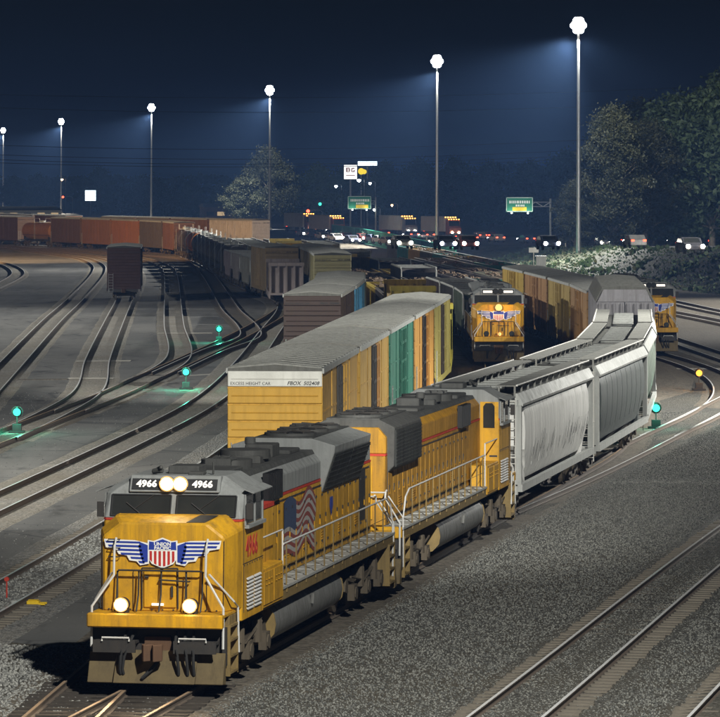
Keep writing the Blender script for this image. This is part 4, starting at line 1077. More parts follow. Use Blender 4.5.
    rf = MB(); rf.box(-.34, .34, .0, .9, hood_top, hood_top + .34); rf.tube([(-.3, .45, hood_top + .3), (-.3, .45, hood_top + .5)], .14, 10); rf.build('exhaust_stack', 'roof_dark', root, bevel=.03)
    for y in (-3.6, -1.55):
        fn = MB(); disc(fn, (0, y, hood_top + .12 + (.1 if y > -2 else 0)), (0, 0, 1), .6, .22, 18); fn.build('brake_fan', 'roof_dark', root, smooth=True)
    hn = MB()
    for x in (-.2, 0, .2):
        hn.tube([(x, -4.5, hood_top + .25), (x, -4.0 + abs(x), hood_top + .25)], [.03, .09], 8)
    hn.box(-.3, .3, -4.55, -4.45, hood_top, hood_top + .3); hn.build('horn', 'roof_dark', root)
    # end of the hood
    e = MB(); e.box(-.6, .6, 10.0, 10.06, 1.9, 3.4); e.box(-.3, .3, 10.0, 10.1, 3.75, 4.1); e.build('end_panel', 'loco_yellow', root, bevel=.01)
    # fuel tank
    pr = [(.9, .35), (1.18, .42), (1.36, .62), (1.40, .85), (1.36, 1.08), (1.2, 1.26), (.9, 1.32), (-.9, 1.32), (-1.2, 1.26), (-1.36, 1.08), (-1.40, .85), (-1.36, .62), (-1.18, .42), (-.9, .35)]
    t = MB(); t.prism(pr, 'y', -4.8, 3.6); t.build('fuel_tank', 'tank_silver', root, smooth=True)
    for y0, y1 in ((-4.83, -4.78), (3.58, 3.63)):
        t = MB(); t.prism([(x * 1.015, .84 + (z - .84) * 1.03) for x, z in pr], 'y', y0, y1); t.build('tank_end', 'loco_grime_yellow', root)
    t = MB()
    for sx in (-1, 1):
        t.tube([(sx * 1.2, -4.2, 1.37), (sx * 1.2, 1.6, 1.37)], .13, 10); t.tube([(sx * 1.42, -.5, .9), (sx * 1.44, -.5, 1.15)], .05, 6)
    t.build('air_tank', 'tank_silver', root, smooth=True)
    # trucks
    for sy in (-1, 1):
        yc = sy * 7.35; b = MB()
        for sx in (-1, 1):
            X0_, X1_ = sorted((sx * 1.05, sx * 1.22))
            b.prism([(yc - 2.5, .62), (yc - 2.3, .95), (yc - 1.2, 1.0), (yc - .9, .88), (yc + .9, .88), (yc + 1.2, 1.0), (yc + 2.3, .95), (yc + 2.5, .62), (yc + 2.2, .55), (yc + 1.3, .62), (yc + .6, .5), (yc - .6, .5), (yc - 1.3, .62), (yc - 2.2, .55)], 'x', X0_, X1_)
            for q in (-1.85, 0, 1.85):
                b.box(min(sx * 1.2, sx * 1.38), max(sx * 1.2, sx * 1.38), yc + q - .22, yc + q + .22, .34, .76)
                disc(b, (sx * 1.36, yc + q, .53), (1, 0, 0), .17, .1, 10)
            for q in (-.95, .95):
                b.tube([(sx * 1.3, yc + q, .62), (sx * 1.3, yc + q, 1.15)], .13, 8); b.tube([(sx * 1.28, yc + q - .35, .8), (sx * 1.32, yc + q + .35, 1.2)], .05, 6)
            b.tube([(sx * 1.33, yc - 2.3, 1.0), (sx * 1.36, yc - .6, .75), (sx * 1.3, yc + 1.5, 1.05)], .03, 5)
        b.box(-1.05, 1.05, yc - 2.3, yc + 2.3, .55, .85)
        bo = b.build('truck_frame', 'truck_dirt', root)
        for q in (-1.85, 0, 1.85):
            w = MB()
            for sx in (-1, 1):
                disc(w, (sx * .76, yc + q, .53), (1, 0, 0), .53, .14, 18); disc(w, (sx * .69, yc + q, .53), (1, 0, 0), .565, .03, 18)
            w.build('wheelset', 'truck_dirt', bo)
    # handrails
    for sx in (-1, 1):
        y0 = -4.3; X = sx * 1.49
        hr = MB(); hr.tube([(X, y0, 2.74), (X, 9.3, 2.74), (X, 9.9, 2.55), (X, 10.3, 1.95), (X, 10.3, .5)], .024, 6); hr.tube([(X, -6.86, 3.1), (X, y0 - .1, 3.1), (X, y0 - .1, 1.74)], .022, 6); hr.build('handrail', 'rail_white', root)
        y = y0 + .35
        while y < 9.6:
            sc = MB(); sc.tube([(X, y, 1.66), (X, y, 2.74)], .02, 5); sc.box(X - .03, X + .03, y - .04, y + .04, 1.55, 1.72); sc.build('stanchion', 'loco_grime_yellow', root); y += 1.16
        ck = MB(); ck.tube([(X, -4.1, 2.2), (X, 9.4, 2.2)], .009, 4); ck.build('mid_rail', 'loco_grime_yellow', root)
        for sy in (-1, 1):
            e = MB(); Y = lambda v: sy * v
            e.tube([(sx * 1.02, Y(10.2), 3.38 if sy < 0 else 2.75), (sx * 1.02, Y(10.36), 3.2 if sy < 0 else 2.7), (sx * 1.02, Y(10.42), 2.55), (sx * 1.46, Y(10.62), 1.86), (sx * 1.46, Y(10.66), .95)], .028, 6)
            if sy < 0:
                e.tube([(sx * 1.08, Y(10.34), 2.6), (sx * 1.55, Y(9.95), 1.95), (sx * 1.56, Y(9.6), 1.8), (sx * 1.56, Y(9.5), .75)], .024, 6)
            else:
                e.tube([(sx * 1.1, Y(10.36), 2.6), (sx * 1.5, Y(10.34), 2.0), (sx * 1.5, Y(10.34), .6)], .024, 6); e.tube([(sx * .35, Y(10.4), 2.7), (sx * .35, Y(10.45), 1.74)], .022, 5); e.tube([(sx * .35, Y(10.4), 2.7), (sx * 1.02, Y(10.4), 2.7)], .022, 5)
            e.build('end_rail', 'rail_white', root)
    # winged shield on the nose
    eb = MB(); E = -10.135
    sh = [(-.33, 3.34), (-.2, 3.32), (0, 3.40), (.2, 3.32), (.33, 3.34), (.345, 3.15), (.34, 2.95), (.24, 2.80), (0, 2.70), (-.24, 2.80), (-.34, 2.95), (-.345, 3.15)]
    P3 = lambda pts, d: [(x, E - d, z) for x, z in pts]
    eb.slab(P3(sh, .0), (0, -1, 0), .006); em = eb.build('shield_emblem', 'white_print', root)
    k_ = .90; up = [(x * k_, 3.04 + (z - 3.04) * k_) for x, z in sh]
    bl = MB(); bl.slab(P3([p for p in up if p[1] > 3.1] and [up[0], up[1], up[2], up[3], up[4], (.31, 3.12), (-.31, 3.12)], .006), (0, -1, 0), .004); bl.build('shield_top', 'blue_print', em)
    for i in range(6):
        x0 = -.29 + i * .1; x1 = x0 + .055; lo = lambda x: 2.745 + (abs(x) / .31) ** 2 * .17
        rd = MB(); rd.slab(P3([(x0, lo(x0)), (x1, lo(x1)), (x1, 3.09), (x0, 3.09)], .006), (0, -1, 0), .004); rd.build('shield_stripe', 'red_print', em)
    for sx in (-1, 1):
        wg = MB(); o = [(.30, 3.26), (.62, 3.33), (1.31, 3.35), (1.27, 3.16), (1.05, 3.12), (.98, 3.01), (.80, 2.98), (.74, 2.87), (.58, 2.85), (.50, 2.76), (.30, 2.80)]
        wg.slab(P3([(sx * x, z) for x, z in o], -.001), (0, -1, 0), .005); w_ = wg.build('emblem_wing', 'white_print', root)
        for (xa, xb, z0, z1) in ((.50, 1.26, 3.265, 3.31), (.48, 1.20, 3.175, 3.225), (.46, .98, 3.085, 3.135), (.44, .92, 2.995, 3.045), (.42, .70, 2.905, 2.955), (.40, .52, 2.81, 2.865)):
            q = MB(); q.slab(P3([(sx * xa, z0 - .01), (sx * xb, z0), (sx * (xb + .02), z1), (sx * xa, z1 - .01)], .005), (0, -1, 0), .003); q.build('wing_stripe', 'blue_print', w_)
        q = MB(); q.slab(P3([(sx * x, z) for x, z in ((.33, 3.22), (.50, 3.29), (.54, 3.2), (.50, 3.0), (.44, 2.82), (.33, 2.84))], .005), (0, -1, 0), .003); q.build('wing_root', 'blue_print', w_)
    root.scale = (1, 1, .955)
    return root
def place(root, tr, s, rev=False):
    """root's centre at arclength s, both ends riding on the track"""
    a, b = tr.at(s - 6.5), tr.at(s + 6.5); c = (a + b) / 2; u = (b - a).normalized()
    root.location = (c.x, c.y, RT)
    root.rotation_euler = (0, 0, -math.atan2(u.x, u.y) + (math.pi if rev else 0)); return root

MT = TR['main']; s_front = MT.s_at_y(D0)
lead = place(make_engine(), MT, s_front + 10.9)
tag(lead, 'yellow engine numbered 4966 leading the train, headlights on and winged shield on its nose', 'locomotive')
second = make_engine(rad=(5.4, 9.7), flare=.1, cabinet=False, hood='loco_dirty_yellow', upper='loco_dirty_yellow')
place(second, MT, s_front + 10.9 + 22.2, True)
tag(second, 'second yellow engine coupled behind the lead engine, cab at its far end', 'locomotive')
SK = ()
gl3 = place(copy_tree(lead), TR['t6'], TR['t6'].s_at_y(243) + 10.8); tag(gl3, 'yellow engine with glowing orange nose lamp left of the brown yellow boxcars', 'locomotive')
gl4 = place(copy_tree(lead), TR['t3'], TR['t3'].s_at_y(258) + 10.8); tag(gl4, 'yellow engine half hidden behind the grey autorack at the right', 'locomotive')
def unlit(o):
    for ch in KIDS.get(o.name, []):
        if ch.name.split('.')[0] in ('lens', 'step_light', 'glare_ring'):
            ch.material_slots[0].link = 'OBJECT'; ch.material_slots[0].material = MATS['cab_glass']
        unlit(ch)
for g in (second, gl3, gl4):
    unlit(g)
# lettering of the lead engine
NB = Vector((0, -1, .48)).normalized()
for sx in (-1, 1):
    bx = sx * .63
    text_mesh('4966', .23, 'board_glow', 'road_number', lead, Vector((bx, -8.965, 4.52)) + NB * .013, (1, 0, 0), (0, .447, .894), .003, extra=.008)
    text_mesh('4966', .66, 'red_print', 'road_number', lead, (sx * 1.562, -8.15, 3.05), (0, sx, 0), (0, 0, 1), .006, extra=.012, xs=.95)
sh_o = [c for c in KIDS[lead.name] if c.name.startswith('shield_emblem')][0]
text_mesh('UNION', .115, 'white_print', 'lettering', sh_o, (0, -10.147, 3.245), (1, 0, 0), (0, 0, 1), .002, extra=.004)
text_mesh('PACIFIC', .105, 'white_print', 'lettering', sh_o, (0, -10.147, 3.155), (1, 0, 0), (0, 0, 1), .002, extra=.004)
# boards of the distant engines are lit but too small to read
for g in (gl3, gl4):
    for sx in (-1, 1):
        b = MB(); x0, x1 = sorted((sx * .34, sx * .90)); c_ = NB * .014; b.slab([Vector((x0, -9.015, 4.44)) + c_, Vector((x1, -9.015, 4.44)) + c_, Vector((x1, -8.915, 4.60)) + c_, Vector((x0, -8.915, 4.60)) + c_], NB, .004); b.build('lit_number', 'board_glow', g)
b = MB(); disc(b, (0, -10.2, 3.55), (0, 1, 0), .22, .1, 16); h = b.build('nose_lamp', 'steel', gl3); b = MB(); disc(b, (0, -10.27, 3.55), (0, 1, 0), .20, .03, 16); b.build('lens', 'dim_headlamp', h)
b = MB(); disc(b, (.05, -10.27, 1.88), (0, 1, 0), .11, .04, 12); b.build('low_lamp', 'dim_headlamp', gl3)
# waving flag painted on the hood
fy0, fy1, fz1, fz0 = -1.75, 2.05, 3.66, 2.0
fl = MB(); NX, NZ = 16, 13
def fp(i, j):
    u, v = i / NX, j / NZ; w = .16 * math.sin(u * 10 + v * 1.2) * (.35 + u) ; return (.993, fy0 + (fy1 - fy0) * u + .12 * math.sin(v * 7) * u, fz1 - .12 - (fz1 - fz0 - .3) * v + w)
for j in range(NZ):
    for i in range(NX):
        mi = 0 if (i < 6 and j < 7) else (2 if j % 2 == 0 else 1)
        fl.quad(fp(i, j), fp(i + 1, j), fp(i + 1, j + 1), fp(i, j + 1), mi)
fo = fl.build('painted_flag', ['flag_blue', 'flag_white', 'flag_red'], lead)
sd = MB(); sd.slab([(.99, 4.2 + x, 2.95 + z) for x, z in ((-.18, .25), (.18, .25), (.2, 0), (0, -.25), (-.2, 0))], (1, 0, 0), .008); sd.build('side_shield', 'blue_print', lead)
# the lamps that are lit on the engines
def spot(name, parent, loc, tgt, w, ang, col, r=.1, blend=.8):
    ld = bpy.data.lights.new(name, 'SPOT'); ld.energy = w; ld.spot_size = R(ang); ld.spot_blend = blend; ld.color = col; ld.shadow_soft_size = r
    o = bpy.data.objects.new(name, ld); COL.objects.link(o); o.parent = parent; o.location = loc
    o.rotation_euler = (Vector(tgt) - Vector(loc)).to_track_quat('-Z', 'Y').to_euler(); return o
def bulb(name, parent, loc, w, col, r=.1):
    ld = bpy.data.lights.new(name, 'POINT'); ld.energy = w; ld.color = col; ld.shadow_soft_size = r
    o = bpy.data.objects.new(name, ld); COL.objects.link(o); o.parent = parent; o.location = loc; return o
spot('headlight_beam', lead, (0, -9.3, 4.6), (0, -40, .5), 900, 70, (1, .78, .5))
for sx in (-1, 1):
    spot('ditch_beam', lead, (sx * .76, -10.95, 1.93), (sx * .8, -30, 0), 500, 100, (1, .76, .48))
for sx in (-1, 1):
    bulb('ditch_glow', lead, (sx * .76, -11.4, 2.0), 5, (1, .70, .38), .1)
bulb('nose_lamp_light', gl3, (0, -10.6, 3.6), 40, (1, .5, .15))
# ---------------------------------------------------------------- strings of cars
MAKE = {'box': (make_boxcar, 17.2), 'hop': (make_hopper, 20.0), 'rack': (make_autorack, 26.4), 'tank': (make_tank, 15.9), 'gon': (make_gondola, 17.0), 'flat': (make_bulkhead_flat, 19.4), 'open': (make_open_hopper, 15.4)}
PROTO = {}
def get(kind):
    if kind not in PROTO:
        PROTO[kind] = MAKE[kind][0](); PROTO[kind]['fresh'] = 1; return PROTO[kind]
    return None
def new_car(kind, col):
    o = get(kind)
    if o is None:
        o = copy_tree(PROTO[kind])
    if 'fresh' in o.keys():
        del o['fresh']
    recolor(o, col); return o
ORD = ['first', 'second', 'third', 'fourth', 'fifth', 'sixth', 'seventh', 'eighth', 'ninth', 'tenth', 'eleventh', 'twelfth', 'thirteenth', 'fourteenth', 'fifteenth', 'sixteenth', 'seventeenth', 'eighteenth', 'nineteenth', 'twentieth', 'twenty-first', 'twenty-second', 'twenty-third', 'twenty-fourth']
CAT = {'box': 'boxcar', 'hop': 'hopper car', 'rack': 'autorack', 'tank': 'tank car', 'gon': 'gondola', 'flat': 'flatcar', 'open': 'hopper car'}
rc = random.Random(11)
def string(tr, s, cars, group):
    out = []
    for kind, col, label in cars:
        L = MAKE[kind][1]
        col = tuple(max(.01, c * rc.uniform(.85, 1.12)) for c in col)
        o = new_car(kind, col); place(o, tr, s + L / 2); s += L
        tag(o, label, CAT[kind], group); out.append(o)
    return out
def parts(o, name):
    return [c for c in KIDS[o.name] if c.name.split('.')[0] == name]
def set_mat(o, m):
    o.material_slots[0].link = 'OBJECT'; o.material_slots[0].material = MATS[m]
YB, GR = (.60, .33, .035), (.022, .17, .105)
BX = TR['box']
bc = string(BX, BX.s_at_y(131), [
    ('box', YB, 'yellow boxcar with a white lettered top band on its end, first of the row'),
    ('box', (.56, .33, .045), 'second yellow boxcar, dark door, between the lettered boxcar and the green one'),
    ('box', GR, 'green boxcar between yellow ones in the front row'),
    ('box', (.46, .285, .045), 'yellow boxcar with pale bars just behind the green boxcar'),
    ('box', (.42, .29, .075), 'pale weathered yellow boxcar at the far end of the front row')], 'row of boxcars beside the lead engines')
for i, dc in ((0, (.035, .033, .03)), (1, (.03, .03, .028)), (3, (.03, .03, .028)), (4, (.06, .045, .03))):
    for d in parts(bc[i], 'door'):
        recolor(d, dc)
for d in parts(bc[1], 'second_door'):
    recolor(d, (.48, .24, .05))
top_p = parts(bc[0], 'end_panel')[6]; recolor(top_p, (.74, .74, .68)); top_p['label'] = 'white top band with the car lettering'
ye = -16.2 / 2 - .034
text_mesh('EXCESS HEIGHT CAR', .14, 'black_print', 'lettering', top_p, (-1.46, ye + .03, 4.42), (1, 0, 0), (0, 0, 1), .004, 0, 0, 'LEFT', 1.0)
text_mesh('FBOX  502408', .17, 'black_print', 'lettering', top_p, (1.44, ye + .03, 4.43), (1, 0, 0), (0, 0, 1), .004, .25, .003, 'RIGHT', 1.0)
cars = [('flat', (.62, .42, .05), f'yellow bulkhead flatcar loaded with timber, {ORD[k]} behind the front row of boxcars') for k in range(4)]
cars += [('gon', c, f'{n} gondola heaped with scrap, {ORD[k]} behind the yellow flatcars') for k, (c, n) in enumerate([((.10, .09, .08), 'dark grey'), ((.45, .33, .06), 'yellow'), ((.08, .07, .06), 'dark brown'), ((.11, .1, .09), 'dark grey'), ((.42, .32, .09), 'yellow')])]
cars += [(('open', (.15, .15, .145), f'grey open hopper, {ORD[k]} behind the gondolas on the boxcar track') if k % 2 else ('flat', (.50, .35, .06), f'yellow bulkhead flatcar, {ORD[k]} behind the gondolas on the boxcar track')) for k in range(8)]
string(BX, BX.s_at_y(131) + 17.2 * 5 + .5, cars, 'cars standing behind the front row of boxcars')

mc = string(MT, s_front + 10.9 + 22.2 + 11.1, [
    ('hop', (.56, .585, .56), 'pale grey covered hopper with dark scrawled streaks, coupled to the second engine'),
    ('hop', (.085, .09, .085), 'dark grey covered hopper right behind the pale hopper'),
    ('hop', (.20, .21, .20), 'grey covered hopper seen from above, third behind the engines'),
    ('hop', (.20, .21, .20), 'grey covered hopper in front of the grey autorack, fourth behind the engines'),
    ('rack', (.27, .26, .23), 'grey autorack whose end faces the camera behind the hoppers'),
    ('box', (.30, .19, .05), 'brown yellow boxcar with its dark end showing, right behind the grey autorack'),
    ('box', (.42, .28, .06), 'yellowish boxcar, second behind the grey autorack'),
    ('box', (.34, .21, .06), 'brown yellow boxcar, third behind the grey autorack'),
    ('box', (.50, .33, .05), 'yellow boxcar fourth behind the grey autorack'),
    ('gon', (.03, .20, .17), 'teal gondola far back in the lead train, nearer of two'),
    ('gon', (.03, .19, .16), 'teal gondola far back in the lead train, farther of two')] +
    [('gon', (.09, .085, .08), f'dark gondola far back in the lead train, {ORD[k]} behind the teal ones') for k in range(5)], 'cars of the lead train')
for q in parts(mc[0], 'body') + parts(mc[0], 'slope_sheet'):
    set_mat(q, 'pale_hopper_paint')
    for q2 in KIDS.get(q.name, []):
        set_mat(q2, 'pale_hopper_paint')
for q in mc[5:9]:
    q.scale = (1, 1, .93)
# dark weathering strokes low on the pale hopper
st = MB(); rnd = random.Random(5)
for k in range(46):
    y = rnd.uniform(-7.4, 7.0); z = rnd.uniform(1.8, 2.3); x0 = 1.5 + (z - 1.75) * .13; hh = rnd.uniform(.2, .75); w = rnd.uniform(.015, .05); sl = rnd.uniform(.1, .6)
    x1 = 1.5 + (z + hh - 1.75) * .1
    st.slab([(x0 + .05, y, z), (x0 + .05, y + w, z), (x1 + .05, y + w + sl, z + hh), (x1 + .05, y + sl, z + hh)], (1, 0, 0), .004)
tag(st.build('spray_streak', 'black_print', mc[0]), kind='stuff')

A2 = TR['a2']
cars = [('box', (.045, .020, .016), 'dark red boxcar with a grey roof, front of the middle row'), ('box', (.06, .27, .50), 'blue boxcar right behind the dark red one'), ('box', (.14, .12, .10), 'dark boxcar behind the blue one, roof bending left')]
cars += [('gon', c, f'{n} gondola, {ORD[k]} behind the blue boxcar row') for k, (c, n) in enumerate([((.38, .30, .10), 'dull yellow'), ((.40, .31, .10), 'dull yellow'), ((.14, .11, .08), 'brown'), ((.38, .28, .08), 'dull yellow')])]
cars += [('box', (.26, .20, .12), f'tan boxcar, {ORD[k]} behind the dull yellow gondolas') for k in range(3)]
cars += [('open', (.16, .14, .11), f'grey brown open hopper, {ORD[k]} behind the tan boxcars') for k in range(9)]
string(A2, A2.s_at_y(217), cars, 'cars of the middle row')

A1 = TR['a1']
cars = [('flat', (.36, .35, .31), 'flatcar with pale bulkheads and timber in front of the tall tan boxcar'), ('box', (.30, .22, .13), 'tall tan boxcar at the head of the long curved string')]
cars += [('open', (.22, .21, .19), f'grey open hopper, {ORD[k]} behind the tall tan boxcar') for k in range(3)]
cars += [('tank', (.05, .045, .045), f'dark tank car in the curved string, {ORD[k]} behind the grey open hoppers') for k in range(7)]
cars += [('tank', (.62, .22, .03), 'orange tank car glowing in the curved string above the lone boxcar')]
cars += [('tank', (.06, .05, .045), f'dark tank car in the curved string, {ORD[k]} left of the orange tank car') for k in range(2)]
cars += [('box', (.20, .085, .03), 'rusty red boxcar just left of the dark tank cars'), ('box', (.10, .08, .06), 'dark boxcar between two rusty boxcars in the curved string'), ('box', (.34, .15, .04), 'bright orange boxcar of the curved string'), ('box', (.28, .12, .035), 'orange brown boxcar left of the bright orange one'), ('box', (.14, .075, .04), 'brown boxcar left of the orange brown one'), ('tank', (.40, .17, .04), 'orange tank car near the left edge of the curved string'), ('box', (.15, .075, .035), 'brown boxcar at the left edge, nearer of three'), ('box', (.17, .08, .035), 'brown boxcar at the left edge, middle of three'), ('box', (.15, .07, .035), 'brown boxcar at the left edge, farthest of three')]
string(A1, A1.s_at_y(354), cars, 'long curved string of cars')
string(TR['t6'], TR['t6'].s_at_y(243) + 22.0, [[('open', (.17, .165, .15), f'grey open hopper, {ORD[k]} car behind the engine with the glowing nose lamp'), ('open', (.12, .115, .11), f'dark grey open hopper, {ORD[k]} car behind the engine with the glowing nose lamp'), ('gon', (.42, .30, .06), f'yellow gondola heaped with scrap, {ORD[k]} car behind the engine with the glowing nose lamp'), ('gon', (.10, .095, .09), f'dark gondola heaped with scrap, {ORD[k]} car behind the engine with the glowing nose lamp')][(0, 1, 0, 2, 3, 1, 2, 0, 3, 2, 1, 3, 2, 0, 1)[k]] for k in range(15)], 'cars behind the engine with the glowing nose lamp')
string(TR['t3'], TR['t3'].s_at_y(258) + 22.0, [('gon', (.24, .20, .15), f'brown gondola heaped with scrap, {ORD[k]} behind the right hand engine') for k in range(9)], 'gondolas behind the right hand engine')
R7 = TR['r7']; string(R7, R7.s_at_y(392), [('gon', ((.03, .19, .16), (.10, .09, .08), (.40, .29, .06))[k % 3], f'{("teal", "dark", "yellow")[k % 3]} gondola of the row closest to the fence, {ORD[k]} from the near end') for k in range(8)], 'gondola row closest to the green fence')
string(BACK, BACK.s_at_y(634), [('box', (.70, .69, .64), 'white boxcar at the right end of the far brown row')] + [('gon' if k % 5 == 3 else 'box', (.20, .10, .05), f'brown car of the far row, {ORD[k]} left of its white boxcar') for k in range(12)], 'far row of brown cars')
L2 = TR['l2']; string(L2, L2.s_at_y(373), [('box', (.028, .018, .015), 'lone dark boxcar standing by itself on the left tracks')], None)
lone = [o for o in S.objects if o.get('label', '').startswith('lone dark')][0]
for n_ in ('body', 'end_panel', 'door', 'second_door'):
    for q in parts(lone, n_):
        set_mat(q, 'very_dark_brown')

# ---------------------------------------------------------------- switch lamps
def switch_lamp(px, py, col, lens, label, w):
    z = .95; x, y = G(px, py, z)
    r = empty('switch_lamp', (x, y, 0)); tag(r, label, 'signal lamp', 'lit switch lamps on the ground')
    m = MB(); m.box(-.35, .35, -.22, .22, 0, .12); m.box(-.2, .2, -.15, .15, .12, .42); m.build('stand', 'black_metal', r, bevel=.01)
    m = MB(); m.tube([(0, 0, .4), (0, 0, .8)], .03, 6); m.build('post', 'black_metal', r)
    m = MB(); m.tube([(0, .12, z), (0, -.1, z)], .15, 12); m.tube([(0, 0, z + .12), (0, 0, z + .25)], .07, 8); h = m.build('lamp_housing', 'black_metal', r, smooth=True)
    m = MB(); m.tube([(0, -.1, z), (0, -.17, z)], [.17, .12], 14); m.build('lens', lens, h, smooth=True)
    m = MB(); m.tube([(0, .13, z), (0, .11, z)], .26, 14); m.build('target_disc', 'black_metal', r)
    bulb('lamp_light', r, (0, -.5, z + .05), w, col, .08)
GC = (.06, 1, .62)
switch_lamp(17, 412, GC, 'green_lamp', 'green lit switch lamp at the far left beside the ladder track', 130)
switch_lamp(186, 372, GC, 'green_lamp', 'green lit switch lamp between the two other green lamps left of the boxcars', 170)
switch_lamp(219, 329, GC, 'green_lamp', 'green lit switch lamp just above the front boxcar, farthest of the left three', 200)
switch_lamp(656, 408, GC, 'green_lamp', 'green lit switch lamp right of the dark hopper', 70)
switch_lamp(699, 373, (1, .45, .06), 'amber_lamp', 'amber lit switch lamp at the right edge by the curving track', 40)
# switch machine by the left track
x, y = G(33, 606); r = empty('switch_machine', (x, y, 0), -.09); r.scale = (.7, .7, .7); tag(r, 'yellow switch machine with plates across the track at lower left', 'switch machine')
m = MB(); m.box(-.22, .25, -.18, .18, .03, .2); m.box(-.18, .2, -.14, .14, .2, .24); m.build('housing', 'yellow_sign', r, bevel=.02)
m = MB()
for k in range(2):
    m.box(.25, .5, -.3 + k * .4, -.15 + k * .4, .07, .13)
m.build('throw_bar', 'yellow_sign', r); m = MB(); m.box(-.8, -.4, -.22, .22, .02, .22); m.build('gear_box', 'galvanized', r, bevel=.02)
m = MB(); m.tube([(-1.0, 0, .3), (-1.0, 0, .9)], .03, 6); m.tube([(-1.0, -.06, 1.0), (-1.0, .06, 1.0)], .09, 12); m.build('target_post', 'red_paint', r)
# ---------------------------------------------------------------- grass bank, highway
ST = [((56, 235), (66, 245, 5.0)), ((48, 300), (58, 312, 4.9)), ((40.5, 350), (49, 372, 4.6)), ((36, 391), (41, 425, 4.0)), ((31, 432), (36, 468, 3.4)), ((26.5, 478), (32.5, 522, 2.7)), ((23.5, 515), (30.5, 565, 2.0)), ((20, 560), (28, 605, 1.3)), ((14, 640), (20, 665, .6)), ((4, 700), (10, 730, .4)), ((-14, 770), (-8, 790, .4))]
def zc(y):
    for (a, b) in zip(ST[:-1], ST[1:]):
        y0, y1 = a[1][1], b[1][1]
        if y0 <= y <= y1:
            t = (y - y0) / (y1 - y0); return a[1][2] * (1 - t) + b[1][2] * t
    return 5.0 if y < 245 else .4
import mathutils
rg = []
for i in range(len(ST) - 1):
    for k in range(10):
        t = k / 10; a, b = ST[i], ST[i + 1]
        f_ = Vector((a[0][0] * (1 - t) + b[0][0] * t, a[0][1] * (1 - t) + b[0][1] * t, 0)); c_ = Vector(tuple(a[1][q] * (1 - t) + b[1][q] * t for q in range(3)))
        row = []
        for q in range(13):
            w = q / 12; p = f_.lerp(c_, w); p.z = c_.z * (w * w * (3 - 2 * w)); n_ = mathutils.noise.fractal(Vector((p.x * .22, p.y * .09, 1.3)), 1, 2, 4)
            p.z += n_ * .5 * math.sin(math.pi * w) + (-.05 if q == 0 else .02); row.append(p)
        row.append(Vector((c_.x + 5, c_.y, c_.z + .02))); row.append(Vector((c_.x + 420, c_.y + 260, c_.z + .02))); rg.append(row)
m = MB(); n = len(rg[0]); m.add([p for r_ in rg for p in r_], [(i * n + j, i * n + j + 1, (i + 1) * n + j + 1, (i + 1) * n + j) for i in range(len(rg) - 1) for j in range(n - 1)])
tag(m.build('hillside', 'rough_grass', smooth=True), 'grassy bank between the yard and the highway at right', kind='structure')
m = MB(); rows = []
for i in range(len(ST)):
    c_ = Vector(ST[i][1]); rows.append([Vector((c_.x + 3.5, c_.y + 1, c_.z + .06)), Vector((c_.x + 30, c_.y + 12, c_.z + .06))])
rows.append([Vector((-60, 960, .1)), Vector((-34, 972, .1))]); rows.append([Vector((-190, 1320, .1)), Vector((-160, 1335, .1))])
m.add([p for r_ in rows for p in r_], [(2 * i, 2 * i + 1, 2 * i + 3, 2 * i + 2) for i in range(len(rows) - 1)])
tag(m.build('highway', 'asphalt_road'), 'highway running along the top of the grass bank', kind='structure')
# grass tufts and brush on the bank
m = MB(); rnd = random.Random(21)
for k in range(7000):
    i = rnd.randrange(18, 72); q = rnd.uniform(.3, 12.4); row = rg[i]; a, b = row[int(q)], row[int(q) + 1] if int(q) < 12 else row[12] + Vector((3, 0, 0)); p = a.lerp(b, q - int(q)); p = p.lerp(rg[i + 1][int(q)], rnd.random() * .9)
    big = mathutils.noise.noise(Vector((p.x * .3, p.y * .12, 0)))
    s_ = rnd.uniform(.08, .20) * (1.7 if big > .2 else .8); an = rnd.uniform(0, 6.28); dx, dy = math.cos(an) * s_, math.sin(an) * s_; ln = rnd.uniform(-.3, .3)
    m.add([(p.x - dx, p.y - dy, p.z - .1), (p.x + dx, p.y + dy, p.z - .1), (p.x + dx * .6 + ln, p.y + dy * .6, p.z + s_ * 1.5), (p.x - dx * .7 + ln, p.y - dy * .7, p.z + s_ * 1.1)], [(0, 1, 2, 3)], rnd.choice((0, 0, 0, 1)))
tag(m.build('bank_grass', ['leaf_dark', 'leaf_olive']), 'tufts and low brush on the bank at right', kind='stuff')

